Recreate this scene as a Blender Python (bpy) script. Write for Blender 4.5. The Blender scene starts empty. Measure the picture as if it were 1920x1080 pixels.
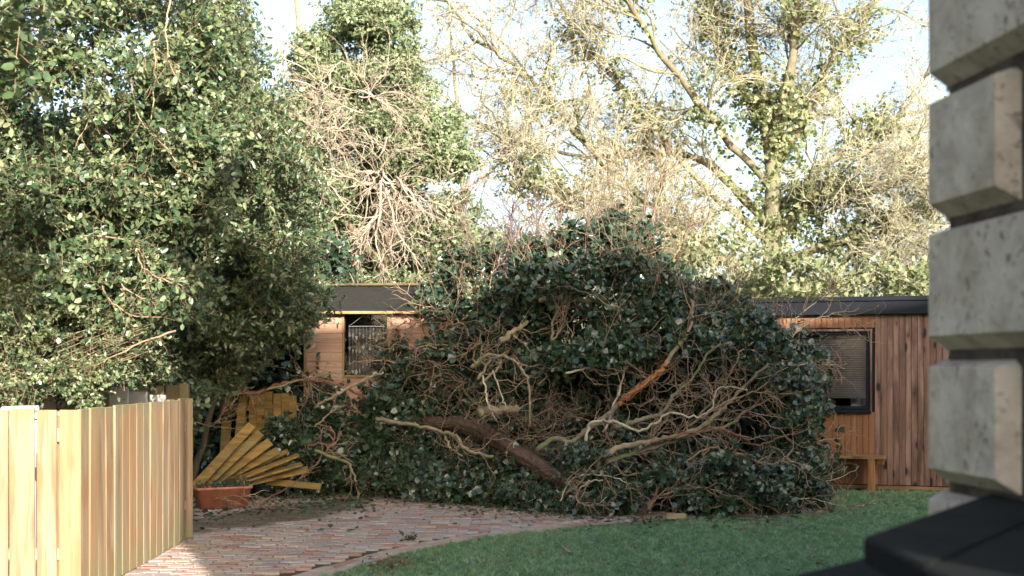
import bpy, math, random
import numpy as np
from mathutils import Vector, Matrix
R = np.random.default_rng(7); random.seed(7)
rad = math.radians
S = bpy.context.scene; COL = S.collection
# ---------------------------------------------------------------- camera, sky, sun, exposure
F, H, YH = 2400.0, 1.6, 690.0           # focal length in px of a 1920 wide picture, eye height, horizon row
cam = bpy.data.objects.new('camera', bpy.data.cameras.new('camera')); COL.objects.link(cam); S.camera = cam
cam.location = (0, 0, H); cam.rotation_euler = (rad(90), 0, 0)
cam.data.sensor_width = 36; cam.data.lens = 36*F/1920; cam.data.shift_y = (YH-540)/1920
cam.data.clip_end = 2000; cam.data.clip_start = .05
cam.data.dof.use_dof = True; cam.data.dof.focus_distance = 13.8; cam.data.dof.aperture_fstop = 3.5
SUN_EL, SUN_AZ = rad(21), math.atan2(.38, 1)      # light travels towards (-.38, 1)
W = bpy.data.worlds.new('World'); S.world = W; W.use_nodes = True
nt = W.node_tree; sky = nt.nodes.new('ShaderNodeTexSky'); sky.sky_type = 'NISHITA'; sky.sun_disc = False
sky.sun_elevation = SUN_EL; sky.sun_rotation = rad(180) - SUN_AZ; sky.air_density = 1.0; sky.dust_density = 3.5; sky.ozone_density = 1.0
hs_ = nt.nodes.new('ShaderNodeHueSaturation'); hs_.inputs['Saturation'].default_value = .86; nt.links.new(sky.outputs[0], hs_.inputs['Color']); nt.links.new(hs_.outputs[0], nt.nodes['Background'].inputs[0]); nt.nodes['Background'].inputs[1].default_value = .125
sl = bpy.data.lights.new('sun', 'SUN'); sun = bpy.data.objects.new('sun', sl); COL.objects.link(sun)
sl.energy = 4.1; sl.angle = rad(.55); sl.color = (1, .93, .85)
sd = Vector((-math.sin(SUN_AZ)*math.cos(SUN_EL), math.cos(SUN_AZ)*math.cos(SUN_EL), -math.sin(SUN_EL)))
sun.rotation_euler = sd.to_track_quat('-Z', 'Y').to_euler(); sun.location = (6, -20, 12)
S.view_settings.view_transform = 'Standard'; S.view_settings.look = 'None'; S.view_settings.exposure = 1.6; S.view_settings.gamma = 1
S.render.engine = 'CYCLES'
cy = S.cycles; cy.max_bounces = 6; cy.diffuse_bounces = 1; cy.glossy_bounces = 2; cy.transmission_bounces = 4; cy.transparent_max_bounces = 4
cy.sample_clamp_indirect = 6; cy.use_denoising = True; cy.caustics_reflective = False; cy.caustics_refractive = False
cy.denoising_input_passes = 'RGB_ALBEDO_NORMAL'; cy.denoising_prefilter = 'ACCURATE'

def at(px, py, Y): return np.array([(px-960)/F*Y, Y, H-(py-YH)/F*Y])
def gY(py): return H*F/(py-YH)
# ---------------------------------------------------------------- mesh accumulator
class MB:
    def __init__(s): s.v = []; s.n = 0; s.f = []; s.m = []
    def add(s, v, f, rnd=None, mi=0):
        v = np.asarray(v, float).reshape(-1, 3); f = np.asarray(f, int)
        if rnd is None: rnd = R.random()
        rnd = np.broadcast_to(np.asarray(rnd, float), (len(f),))
        s.v.append(v); s.f.append((f+s.n, rnd, np.full(len(f), mi))); s.n += len(v)
        return s
    def build(s, name, mats, parent=None, smooth=False):
        me = bpy.data.meshes.new(name); V = np.concatenate(s.v)
        li = np.concatenate([f.ravel() for f, r, m in s.f]); tot = np.concatenate([np.full(len(f), f.shape[1]) for f, r, m in s.f])
        rn = np.concatenate([r for f, r, m in s.f]); mi = np.concatenate([m for f, r, m in s.f])
        me.vertices.add(len(V)); me.vertices.foreach_set('co', V.ravel())
        me.loops.add(len(li)); me.loops.foreach_set('vertex_index', li.astype(np.int32))
        me.polygons.add(len(tot)); me.polygons.foreach_set('loop_start', np.concatenate([[0], np.cumsum(tot)[:-1]]).astype(np.int32))
        me.update(calc_edges=True)
        a = me.attributes.new('rnd', 'FLOAT', 'FACE'); a.data.foreach_set('value', rn.astype(np.float32))
        if not isinstance(mats, (list, tuple)): mats = [mats]
        for m in mats: me.materials.append(m)
        if len(mats) > 1: me.polygons.foreach_set('material_index', mi.astype(np.int32))
        me.polygons.foreach_set('use_smooth', np.full(len(tot), bool(smooth)))
        o = bpy.data.objects.new(name, me); COL.objects.link(o)
        if parent: o.parent = parent
        return o
def tag(o, label=None, cat=None, group=None, kind=None):
    for k, v in (('label', label), ('category', cat), ('group', group), ('kind', kind)):
        if v: o[k] = v
    return o
def thing(name, label, cat, loc=(0, 0, 0), rz=0, group=None):
    o = bpy.data.objects.new(name, None); COL.objects.link(o); o.empty_display_size = .2
    o.location = loc; o.rotation_euler = (0, 0, rz); return tag(o, label, cat, group)
def rotm(ax, ay, az): return np.array(Matrix.Rotation(az, 3, 'Z') @ Matrix.Rotation(ay, 3, 'Y') @ Matrix.Rotation(ax, 3, 'X'))
def box(mb, lo, hi, ch=.002, M=None, off=(0, 0, 0), rnd=None, mi=0, jit=0):
    """chamfered box"""
    lo = np.array(lo, float); hi = np.array(hi, float); ch = min(ch, *((hi-lo)*.45)); V = []; idx = {}
    for sx in (0, 1):
        for sy in (0, 1):
            for sz in (0, 1):
                s3 = np.array([sx, sy, sz]); c = np.where(s3 == 1, hi, lo) + (R.normal(0, jit, 3) if jit else 0)
                for ax in range(3):
                    p = c.copy()
                    for k in range(3):
                        if k != ax: p[k] += ch*(1-2*s3[k])
                    idx[(sx, sy, sz, ax)] = len(V); V.append(p)
    q = []; t = []
    for ax in range(3):
        a, b = [k for k in range(3) if k != ax]
        for s in (0, 1):
            ring = []
            for (u, v) in ((0, 0), (1, 0), (1, 1), (0, 1)):
                k3 = [0, 0, 0]; k3[ax] = s; k3[a] = u; k3[b] = v; ring.append(idx[(*k3, ax)])
            flip = (s == 0) ^ (ax == 1)
            q.append(ring[::-1] if flip else ring)
        for u in (0, 1):
            for v in (0, 1):
                k0 = [0, 0, 0]; k0[a] = u; k0[b] = v; k1 = list(k0); k1[ax] = 1
                q.append([idx[(*k0, a)], idx[(*k1, a)], idx[(*k1, b)], idx[(*k0, b)]])
    for sx in (0, 1):
        for sy in (0, 1):
            for sz in (0, 1): t.append([idx[(sx, sy, sz, k)] for k in range(3)])
    V = np.array(V)
    if M is not None: V = V @ np.array(M).T
    V = V + np.array(off)
    r = R.random() if rnd is None else rnd
    mb.add(V, q, r, mi); n0 = mb.n - len(V)
    mb.f.append((np.array(t)+n0, np.full(8, r), np.full(8, mi)))
    return mb
def norm(a): return a/np.maximum(np.linalg.norm(a, axis=-1, keepdims=True), 1e-9)
def tubes(mb, P, r0, r1=None, sides=4, rnd=None, mi=0, knob=0, prof=None, ridge=0):
    P = np.asarray(P, float)
    if P.ndim == 2: P = P[None]
    M, n, _ = P.shape; r0 = np.broadcast_to(r0, (M,)); r1 = r0*.3 if r1 is None else np.broadcast_to(r1, (M,))
    T = np.gradient(P, axis=1); T = norm(T)
    mean = np.abs(T.mean(1)); ref = np.eye(3)[mean.argmin(1)][:, None, :]
    U = norm(np.cross(T, ref)); Vv = np.cross(T, U)
    t = np.linspace(0, 1, n)[None]; rr = r0[:, None]*(1-t)+r1[:, None]*t
    if prof is not None: rr = rr*prof
    if knob: rr = rr*(1+R.normal(0, knob, rr.shape))
    if ridge:
        rg = R.normal(0, 1, (M, 1, sides, 1)); rg = rg+np.cumsum(R.normal(0, .25, (M, n, sides, 1)), 1); rs_ = 1+ridge*np.clip(rg, -2, 2)
    else: rs_ = 1
    a = np.arange(sides)/sides*2*math.pi
    rs = rr[:, :, None, None]*(1+(R.normal(0, knob, (M, n, sides, 1)) if knob else 0))
    rs = rs*rs_
    V = P[:, :, None, :] + rs*(np.cos(a)[None, None, :, None]*U[:, :, None, :]+np.sin(a)[None, None, :, None]*Vv[:, :, None, :])
    base = (np.arange(M)*n*sides)[:, None, None]; i = np.arange(n-1)[None, :, None]; j = np.arange(sides)[None, None, :]; j2 = (j+1) % sides
    f = np.stack([base+i*sides+j, base+i*sides+j2, base+(i+1)*sides+j2, base+(i+1)*sides+j], -1).reshape(-1, 4)
    r = R.random(M) if rnd is None else np.broadcast_to(rnd, (M,))
    mb.add(V, f, np.repeat(r, (n-1)*sides), mi)
    if sides > 3:
        caps = np.concatenate([base[:, 0, 0][:, None]+np.arange(sides)[::-1][None], base[:, 0, 0][:, None]+(n-1)*sides+np.arange(sides)[None]])
        mb.f.append((caps+mb.n-len(V.reshape(-1, 3)), np.concatenate([r, r]), np.full(2*M, mi)))
    return mb
def smooth_path(pts, n=None, wob=0):
    P = np.array(pts, float); k = len(P); n = n or (k-1)*5+1
    Pe = np.vstack([2*P[0]-P[1], P, 2*P[-1]-P[-2]]); out = []
    for t in np.linspace(0, k-1-1e-6, n):
        i = int(t); u = t-i; p0, p1, p2, p3 = Pe[i:i+4]
        out.append(.5*((2*p1)+(p2-p0)*u+(2*p0-5*p1+4*p2-p3)*u*u+(3*p1-p0-3*p2+p3)*u**3))
    out = np.array(out)
    if wob:
        w = R.normal(0, wob, out.shape); w[0] = 0; out += w
    return out
def walk(p, d, L, n, wig, bias=(0, 0, 0)):
    M = len(p); d = norm(d); L = np.broadcast_to(L, (M,)); out = [p]; b = np.asarray(bias, float)
    for k in range(n-1):
        d = norm(d + R.normal(0, wig, (M, 3)) + b); p = p + d*(L/(n-1))[:, None]; out.append(p)
    return np.stack(out, 1)
def spawn(P, k, L, n, wig, ang=.9, t0=.2, t1=1, bias=(0, 0, 0)):
    """k children for every parent path"""
    M, m, _ = P.shape; idx = np.repeat(np.arange(M), k); t = R.uniform(t0, t1, len(idx))*(m-1-1e-6)
    i = t.astype(int); u = (t-i)[:, None]; p = P[idx, i]*(1-u)+P[idx, i+1]*u; tg = norm(P[idx, i+1]-P[idx, i])
    side = norm(np.cross(tg, R.normal(0, 1, (len(idx), 3)))); a = R.normal(ang, .2, (len(idx), 1))
    d = tg*np.cos(a)+side*np.sin(a)
    Ls = np.asarray(L)[idx] if np.ndim(L) else np.full(len(idx), L)
    return walk(p, d, Ls*R.uniform(.6, 1.25, len(idx)), n, wig, bias), idx, t/(m-1)
SH = {'lance': [(0, 0, 0), (.3, -.2, .05), (.7, -.17, .03), (1, 0, -.08), (.7, .17, .03), (.3, .2, .05)],
      'oval': [(0, 0, 0), (.3, -.27, .05), (.72, -.24, .03), (1, 0, -.06), (.72, .24, .03), (.3, .27, .05)],
      'ivy': [(0, 0, 0), (.06, -.42, .06), (.62, -.38, .03), (1, 0, -.07), (.62, .38, .03), (.06, .42, .06)]}
def leaves(mb, P, D, N, size, shape='lance', rnd=None, mi=0):
    k = len(P); D = norm(D); B = norm(np.cross(N, D)); Nn = np.cross(D, B); sh = np.array(SH[shape])
    fold = R.uniform(-1., 2.2, (k, 1, 1))
    V = P[:, None] + size[:, None, None]*(sh[None, :, 0:1]*D[:, None]+sh[None, :, 1:2]*B[:, None]+fold*sh[None, :, 2:3]*Nn[:, None])
    b = np.arange(k)[:, None]*6
    f = np.concatenate([b+np.array([[0, 1, 2, 3]]), b+np.array([[0, 3, 4, 5]])])
    r = R.random(k) if rnd is None else rnd
    mb.add(V, f, np.concatenate([r, r]), mi)
def leaf_on(mb, P, K, size, shape='lance', up=.5, out=None, t0=.1, spread=.9, rnd=None, mi=0, petiole=0):
    """K leaves along each path"""
    M, m, _ = P.shape; t = np.tile(np.linspace(t0, 1, K), M)+R.normal(0, .02, M*K); t = np.clip(t, 0, 1)*(m-1-1e-6); idx = np.repeat(np.arange(M), K)
    i = t.astype(int); u = (t-i)[:, None]; p = P[idx, i]*(1-u)+P[idx, i+1]*u; tg = norm(P[idx, i+1]-P[idx, i])
    side = norm(np.cross(tg, R.normal(0, 1, p.shape))); d = norm(tg*(1-spread*.6)+side*spread+R.normal(0, .15, p.shape))
    nr = R.normal(0, .5, p.shape)+np.array([0, -.25, up])
    if out is not None: nr = nr+out[idx]*.6
    s = size*np.clip(R.lognormal(-.12, .32, len(p)), .4, 1.45)
    r = np.clip(np.repeat(R.random(M), K)*.6+R.random(M*K)*.4, 0, 1)
    leaves(mb, p+side*petiole, d, nr, s, shape, r, mi)
# ---------------------------------------------------------------- materials
def new_mat(name):
    m = bpy.data.materials.new(name); m.use_nodes = True; t = m.node_tree; b = t.nodes['Principled BSDF']; return m, t, b
class G:
    def __init__(s, t): s.t = t
    def n(s, ty, **kw):
        x = s.t.nodes.new('ShaderNode'+ty)
        for k, v in kw.items():
            if k.startswith('i_'): x.inputs[k[2:].replace('_', ' ')].default_value = v
            else: setattr(x, k, v)
        return x
    def l(s, a, b): s.t.links.new(a, b); return b
    def ramp(s, fac, stops, interp='LINEAR'):
        r = s.n('ValToRGB'); r.color_ramp.interpolation = interp; e = r.color_ramp.elements
        while len(e) < len(stops): e.new(.5)
        for x, (p, c) in zip(e, stops): x.position = p; x.color = (*c, 1) if len(c) == 3 else c
        s.l(fac, r.inputs[0]); return r.outputs[0]
    def math(s, op, a, b=None, clamp=False):
        m = s.n('Math', operation=op); m.use_clamp = clamp
        for k, v in ((0, a), (1, b)):
            if v is None: continue
            if isinstance(v, (int, float)): m.inputs[k].default_value = v
            else: s.l(v, m.inputs[k])
        return m.outputs[0]
    def mix(s, fac, a, b, bt='MIX'):
        m = s.n('MixRGB', blend_type=bt)
        for k, v in ((0, fac), (1, a), (2, b)):
            if isinstance(v, (int, float)): m.inputs[k].default_value = v
            elif isinstance(v, tuple): m.inputs[k].default_value = (*v, 1)
            else: s.l(v, m.inputs[k])
        return m.outputs[0]
    def coords(s, scale=(1, 1, 1), mult=37.0, objrand=False):
        tc = s.n('TexCoord'); at_ = s.n('Attribute', attribute_name='rnd'); r = at_.outputs['Fac']
        if objrand: r = s.math('ADD', r, s.n('ObjectInfo').outputs['Random'])
        c = s.n('CombineXYZ'); k = s.math('MULTIPLY', r, mult)
        s.l(k, c.inputs[0]); s.l(s.math('MULTIPLY', r, mult*.7), c.inputs[1]); s.l(s.math('MULTIPLY', r, mult*1.3), c.inputs[2])
        v = s.n('VectorMath', operation='ADD'); s.l(tc.outputs['Object'], v.inputs[0]); s.l(c.outputs[0], v.inputs[1])
        mp = s.n('Mapping'); mp.inputs['Scale'].default_value = scale; s.l(v.outputs[0], mp.inputs[0]); return mp.outputs[0], r, tc
    def noise(s, vec, scale, detail=4, rough=.55, out=0, dist=0):
        x = s.n('TexNoise'); x.inputs['Scale'].default_value = scale; x.inputs['Detail'].default_value = detail; x.inputs['Roughness'].default_value = rough; x.inputs['Distortion'].default_value = dist
        if vec is not None: s.l(vec, x.inputs['Vector'])
        return x.outputs[out]
    def bump(s, b, h, strength=.3, dist=.01):
        x = s.n('Bump'); x.inputs['Strength'].default_value = strength; x.inputs['Distance'].default_value = dist; s.l(h, x.inputs['Height']); s.l(x.outputs[0], b.inputs['Normal'])
def leaf_mat(name, stops, rough=.4, trans=.25, tcol=(.2, .35, .05), spec=.5, under=.25):
    m, t, b = new_mat(name); g = G(t); a = g.n('Attribute', attribute_name='rnd')
    c = g.ramp(a.outputs['Fac'], stops)
    c = g.mix(g.math('MULTIPLY', g.n('NewGeometry').outputs['Backfacing'], under), c, (.20, .25, .15)); g.l(c, b.inputs['Base Color']); b.inputs['Roughness'].default_value = rough
    b.inputs['Specular IOR Level'].default_value = spec
    tr = g.n('BsdfTranslucent'); tcm = g.mix(.5, c, tcol); g.l(tcm, tr.inputs[0])
    mx = g.n('MixShader'); mx.inputs[0].default_value = trans; g.l(b.outputs[0], mx.inputs[1]); g.l(tr.outputs[0], mx.inputs[2])
    g.l(mx.outputs[0], t.nodes['Material Output'].inputs[0]); return m
def bark_mat(name, c0, c1, c2=None, scale=12, rough=.85, moss=None, bump=.5):
    m, t, b = new_mat(name); g = G(t); v, r, tc = g.coords((1, 1, .35)); n = g.noise(v, scale, 5, .65)
    c = g.ramp(n, [(.3, c0), (.62, c1)] + ([(.8, c2)] if c2 else []))
    hv = g.mix(g.math('MULTIPLY', r, .5), c, c0); c = hv
    if moss:
        n2 = g.noise(v, scale*.25, 3); c = g.mix(g.ramp(n2, [(.5, (0, 0, 0)), (.62, (1, 1, 1))]), c, moss)
    g.l(c, b.inputs['Base Color']); b.inputs['Roughness'].default_value = rough; g.bump(b, n, bump, .01); return m
def wood_mat(name, c0, c1, knot, axis=2, grain=26, rough=.7, stain=None, stain_amt=.5, knots=True, objrand=False, bump=.25, hue=None, knot_scale=2.2, algae=None):
    """sawn softwood: stretched grain, knots, blotches of algae or weather"""
    m, t, b = new_mat(name); g = G(t); sc = [1, 1, 1]; sc[axis] = .07
    v, r, tc = g.coords(tuple(sc), 37, objrand)
    n = g.noise(v, grain, 5, .6, dist=.6); c = g.ramp(n, [(.36, c0), (.62, c1)])
    fr = g.math('FRACT', g.math('MULTIPLY', r, 7.31))
    if hue: c = g.mix(g.ramp(fr, [(.0, (0, 0, 0)), (1, (1, 1, 1))]), c, g.mix(.75, c, hue))
    if knots:
        sk = [1, 1, 1]; sk[axis] = .45
        vk, _, _ = g.coords(tuple(sk), 37, objrand); vo = g.n('TexVoronoi'); vo.inputs['Scale'].default_value = knot_scale*2.2; g.l(vk, vo.inputs['Vector'])
        kf = g.ramp(vo.outputs['Distance'], [(.0, (1, 1, 1)), (.13, (.95, .95, .95)), (.19, (.2, .2, .2)), (.3, (0, 0, 0))]); c = g.mix(kf, c, knot)
    if stain:
        s3 = [1, 1, 1]; s3[axis] = .35; vs, _, _ = g.coords(tuple(s3), 11, objrand); ns = g.noise(vs, 3.2, 5, .65)
        c = g.mix(g.math('MULTIPLY', g.ramp(ns, [(.47, (0, 0, 0)), (.7, (1, 1, 1))]), stain_amt), c, stain)
    if algae:
        sz = g.n('SeparateXYZ'); g.l(tc.outputs['Object'], sz.inputs[0]); nz = g.math('MULTIPLY', g.math('ADD', g.noise(vs, 7, 4, .7), -.5), .35); z = g.math('ADD', sz.outputs[2], nz)
        c = g.mix(g.math('MULTIPLY', g.ramp(g.math('DIVIDE', z, 1.3), [(.0, (1, 1, 1)), (.07, (.7, .7, .7)), (.22, (0, 0, 0)), (.93, (0, 0, 0)), (.985, (1, 1, 1))]), .5), c, algae)
    g.l(c, b.inputs['Base Color']); b.inputs['Roughness'].default_value = rough; b.inputs['Specular IOR Level'].default_value = .25
    g.bump(b, n, bump, .004); return m
def plain(name, col, rough=.6, var=.15, scale=8, metal=0, bump=0, spec=.4):
    m, t, b = new_mat(name); g = G(t); v, r, tc = g.coords(); n = g.noise(v, scale, 5, .6)
    c = g.mix(g.ramp(n, [(.3, (0, 0, 0)), (.7, (1, 1, 1))]), tuple(x*(1-var) for x in col), tuple(min(1, x*(1+var)) for x in col))
    g.l(c, b.inputs['Base Color']); b.inputs['Roughness'].default_value = rough; b.inputs['Metallic'].default_value = metal; b.inputs['Specular IOR Level'].default_value = spec
    if bump: g.bump(b, n, bump, .01)
    return m
M = {}
M['privet'] = leaf_mat('privet_leaf', [(0, (.018, .042, .022)), (.4, (.055, .10, .042)), (.72, (.17, .22, .10)), (1, (.36, .39, .22))], .3, .14)
M['privet_bright'] = leaf_mat('small_leaf', [(0, (.05, .10, .045)), (.5, (.11, .175, .075)), (1, (.24, .28, .14))], .42, .15)
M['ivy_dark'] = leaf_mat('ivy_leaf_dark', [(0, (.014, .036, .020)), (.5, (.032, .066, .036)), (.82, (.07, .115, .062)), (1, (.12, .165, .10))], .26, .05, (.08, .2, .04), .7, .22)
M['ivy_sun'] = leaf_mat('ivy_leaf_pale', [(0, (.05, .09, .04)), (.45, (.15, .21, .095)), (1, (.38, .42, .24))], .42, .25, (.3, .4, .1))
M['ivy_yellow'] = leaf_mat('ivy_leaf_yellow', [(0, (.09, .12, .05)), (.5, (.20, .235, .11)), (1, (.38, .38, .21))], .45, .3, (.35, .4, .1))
M['dead_leaf'] = leaf_mat('dead_leaf', [(0, (.10, .055, .03)), (.6, (.20, .12, .06)), (1, (.34, .25, .15))], .8, .1, (.3, .2, .1))
M['twig_beige'] = bark_mat('twig_beige', (.30, .27, .17), (.58, .53, .38), scale=20)
M['twig_pink'] = bark_mat('twig_pink', (.30, .24, .17), (.60, .50, .38), scale=20)
M['twig_brown'] = bark_mat('twig_brown', (.12, .078, .05), (.30, .205, .13), scale=20)
M['twig_tan'] = bark_mat('twig_tan', (.18, .115, .068), (.42, .30, .19), scale=22)
M['twig_purple'] = bark_mat('twig_purple', (.10, .055, .055), (.20, .13, .12), scale=20)
M['bark'] = bark_mat('bark', (.07, .05, .032), (.20, .15, .095), (.30, .25, .16), 14, moss=(.12, .13, .05))
M['bark_pale'] = bark_mat('bark_pale', (.16, .12, .075), (.36, .29, .19), (.46, .40, .28), 16, moss=(.20, .20, .09))
M['bark_olive'] = bark_mat('bark_olive', (.10, .085, .05), (.25, .22, .14), (.38, .34, .23), 16, moss=(.14, .16, .06))
M['bark_red'] = bark_mat('bark_red', (.13, .05, .035), (.30, .14, .09), (.36, .24, .15), 14)
M['bark_rough'] = bark_mat('bark_rough', (.05, .03, .02), (.17, .105, .065), (.28, .19, .12), 22, bump=1)
M['torn_wood'] = wood_mat('torn_wood', (.20, .07, .025), (.42, .20, .08), (.2, .05, .02), grain=14, knots=False, stain=(.12, .05, .025), stain_amt=.8)
M['fence'] = wood_mat('fence_wood', (.19, .125, .07), (.37, .27, .175), (.28, .15, .07), grain=16, stain=(.23, .22, .13), stain_amt=.7, objrand=True, hue=(.34, .19, .085), knot_scale=1.5, algae=(.17, .19, .09))
M['amber'] = wood_mat('amber_wood', (.16, .095, .028), (.34, .215, .065), (.10, .05, .02), axis=0, grain=16, stain=(.16, .17, .075), stain_amt=.75)
M['amber_up'] = wood_mat('amber_wood_upright', (.30, .20, .05), (.44, .32, .10), (.18, .10, .03), axis=2, grain=24, stain=(.20, .23, .10), stain_amt=.6)
M['play'] = wood_mat('playhouse_wood', (.33, .20, .145), (.52, .36, .27), (.16, .07, .045), axis=0, grain=20, hue=(.42, .23, .15), stain=(.36, .25, .16), stain_amt=.4, rough=.75)
M['play_trim'] = wood_mat('playhouse_trim', (.20, .13, .06), (.30, .21, .10), (.25, .14, .06), grain=30, stain=(.32, .30, .14), stain_amt=.6)
M['cedar_old'] = wood_mat('weathered_cedar', (.09, .05, .035), (.32, .205, .15), (.02, .012, .01), grain=14, hue=(.16, .09, .065), stain=(.045, .026, .022), stain_amt=.9, rough=.6, knot_scale=2.6)
M['cedar'] = wood_mat('orange_cedar', (.15, .07, .035), (.33, .175, .095), (.04, .018, .012), grain=14, hue=(.22, .10, .045), stain=(.20, .09, .045), stain_amt=.5, rough=.55, knot_scale=2.6)
M['bench'] = wood_mat('bench_wood', (.16, .09, .04), (.28, .17, .08), (.12, .06, .03), axis=0, grain=30, stain=(.22, .20, .10), stain_amt=.5)
M['bench_leg'] = wood_mat('bench_leg_wood', (.20, .09, .035), (.32, .16, .06), (.15, .06, .03), axis=2, grain=30, stain=(.2, .12, .06), stain_amt=.4)
M['black'] = plain('dark_metal', (.008, .010, .014), .6, .2, spec=.2)
M['felt'] = plain('roofing_felt', (.018, .017, .013), .9, .35, 30, bump=.4)
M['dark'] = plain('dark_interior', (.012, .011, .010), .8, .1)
M['grey'] = plain('grey_metal', (.20, .23, .26), .4, .1)
M['white'] = plain('white_plastic', (.5, .5, .49), .5, .08, 5)
M['sun_patch'] = plain('sun_patch_white', (.6, .58, .52), .7, .1, 6)  # white that stands for sunlight on the back fence
M['blind'] = plain('blind_slats', (.125, .108, .10), .5, .12, 3)
M['terracotta'] = plain('terracotta_plastic', (.44, .17, .10), .6, .3, 9, bump=.05)
M['soil'] = plain('potting_soil', (.045, .032, .022), .95, .4, 40, bump=.6)
M['red'] = plain('red_plastic', (.75, .02, .015), .3, .05)
M['shell'] = plain('mother_of_pearl', (.30, .29, .25), .3, .3, 30)
M['string'] = plain('cord', (.30, .29, .26), .8, .1)
m, t, b = new_mat('window_glass'); M['glass'] = m
b.inputs['Base Color'].default_value = (.9, .93, .95, 1); b.inputs['Roughness'].default_value = .02
g = G(t); gl = g.n('BsdfGlossy'); gl.inputs['Roughness'].default_value = .02; gl.inputs[0].default_value = (.9, .95, 1, 1); tp = g.n('BsdfTransparent'); lw = g.n('LayerWeight'); lw.inputs[0].default_value = .15
mx = g.n('MixShader'); g.l(g.math('ADD', lw.outputs['Fresnel'], .02), mx.inputs[0]); g.l(tp.outputs[0], mx.inputs[1]); g.l(gl.outputs[0], mx.inputs[2]); g.l(mx.outputs[0], t.nodes['Material Output'].inputs[0])
def stone_mat(name, c0, c1, spots, scale=7):
    m, t, b = new_mat(name); g = G(t); v, r, tc = g.coords(); n = g.noise(v, scale, 6, .65)
    c = g.ramp(n, [(.3, c0), (.65, c1)]); n2 = g.noise(v, scale*7, 3, .5); n3 = g.noise(v, scale*.8, 3, .6)
    f = g.math('MULTIPLY', g.ramp(n2, [(.56, (0, 0, 0)), (.66, (1, 1, 1))]), g.ramp(n3, [(.42, (0, 0, 0)), (.6, (1, 1, 1))]))
    c = g.mix(g.math('MULTIPLY', f, .75), c, spots); g.l(c, b.inputs['Base Color']); b.inputs['Roughness'].default_value = .9
    b.inputs['Specular IOR Level'].default_value = .12; g.bump(b, n2, .35, .01); return m
M['stone'] = stone_mat('limestone', (.29, .242, .19), (.50, .44, .36), (.10, .08, .06))
M['rubble'] = stone_mat('rubble_stone', (.03, .025, .018), (.10, .085, .065), (.02, .015, .012), 12)
M['slate'] = stone_mat('dark_coping_stone', (.004, .0055, .005), (.011, .014, .0125), (.004, .004, .004), 5)
m, t, b = new_mat('brick_paver'); M['paver'] = m; g = G(t); v, r, tc = g.coords(); n = g.noise(v, 30, 5, .7)
c = g.ramp(r, [(0, (.34, .17, .12)), (.13, (.44, .27, .21)), (.25, (.40, .32, .27)), (.38, (.45, .32, .265)), (.5, (.33, .28, .26)), (.62, (.45, .35, .27)), (.74, (.42, .37, .34)), (.86, (.45, .36, .24)), (1, (.48, .40, .28))], 'CONSTANT')
c = g.mix(g.ramp(n, [(.35, (0, 0, 0)), (.7, (1, 1, 1))]), c, g.mix(.6, c, (.22, .19, .15)))
sx = g.n('SeparateXYZ'); g.l(tc.outputs['Object'], sx.inputs[0])
# the mossy, muddy patch below the crushed fence
dx = g.math('DIVIDE', g.math('ADD', sx.outputs[0], 2.5), 1.0); yy = g.math('ADD', sx.outputs[1], g.math('MULTIPLY', sx.outputs[0], -1.35)); dy = g.math('DIVIDE', g.math('ADD', yy, -17.25), 1.35)
dd = g.math('SQRT', g.math('ADD', g.math('MULTIPLY', dx, dx), g.math('MULTIPLY', dy, dy)))
big = g.noise(tc.outputs['Object'], 2.2, 6, .65); edge = g.math('ADD', dd, g.math('MULTIPLY', g.math('ADD', big, -.5), 1.5))
mk = g.ramp(edge, [(.62, (1, 1, 1)), (1.02, (0, 0, 0))]); c = g.mix(g.math('MULTIPLY', mk, .86), c, g.ramp(n, [(.3, (.035, .032, .018)), (.7, (.085, .075, .035))]))
mn = g.ramp(g.noise(tc.outputs['Object'], 3.1, 6, .7), [(.52, (0, 0, 0)), (.68, (1, 1, 1))]); c = g.mix(g.math('MULTIPLY', mn, .35), c, (.16, .14, .07))
g.l(c, b.inputs['Base Color']); b.inputs['Roughness'].default_value = .8; g.bump(b, n, .5, .006)
def ground_mat(name, c0, c1, c2, s=3):
    m, t, b = new_mat(name); g = G(t); tc = g.n('TexCoord'); n = g.noise(tc.outputs['Object'], s, 8, .7)
    c = g.ramp(n, [(.3, c0), (.5, c1), (.7, c2)]); g.l(c, b.inputs['Base Color']); b.inputs['Roughness'].default_value = .95; g.bump(b, g.noise(tc.outputs['Object'], s*14, 5, .7), .6, .02); return m
M['earth'] = ground_mat('earth', (.03, .022, .015), (.06, .045, .03), (.09, .07, .045))
M['joint'] = ground_mat('jointing_sand', (.03, .026, .016), (.06, .05, .03), (.045, .05, .022), 6)
M['turf'] = ground_mat('turf', (.06, .11, .06), (.09, .15, .085), (.10, .13, .075), 5)
M['blade'] = leaf_mat('grass_blade', [(0, (.10, .20, .085)), (.4, (.22, .385, .17)), (.85, (.42, .55, .33)), (.95, (.42, .52, .28)), (1, (.55, .48, .28))], .5, .4, (.2, .38, .15))
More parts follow.
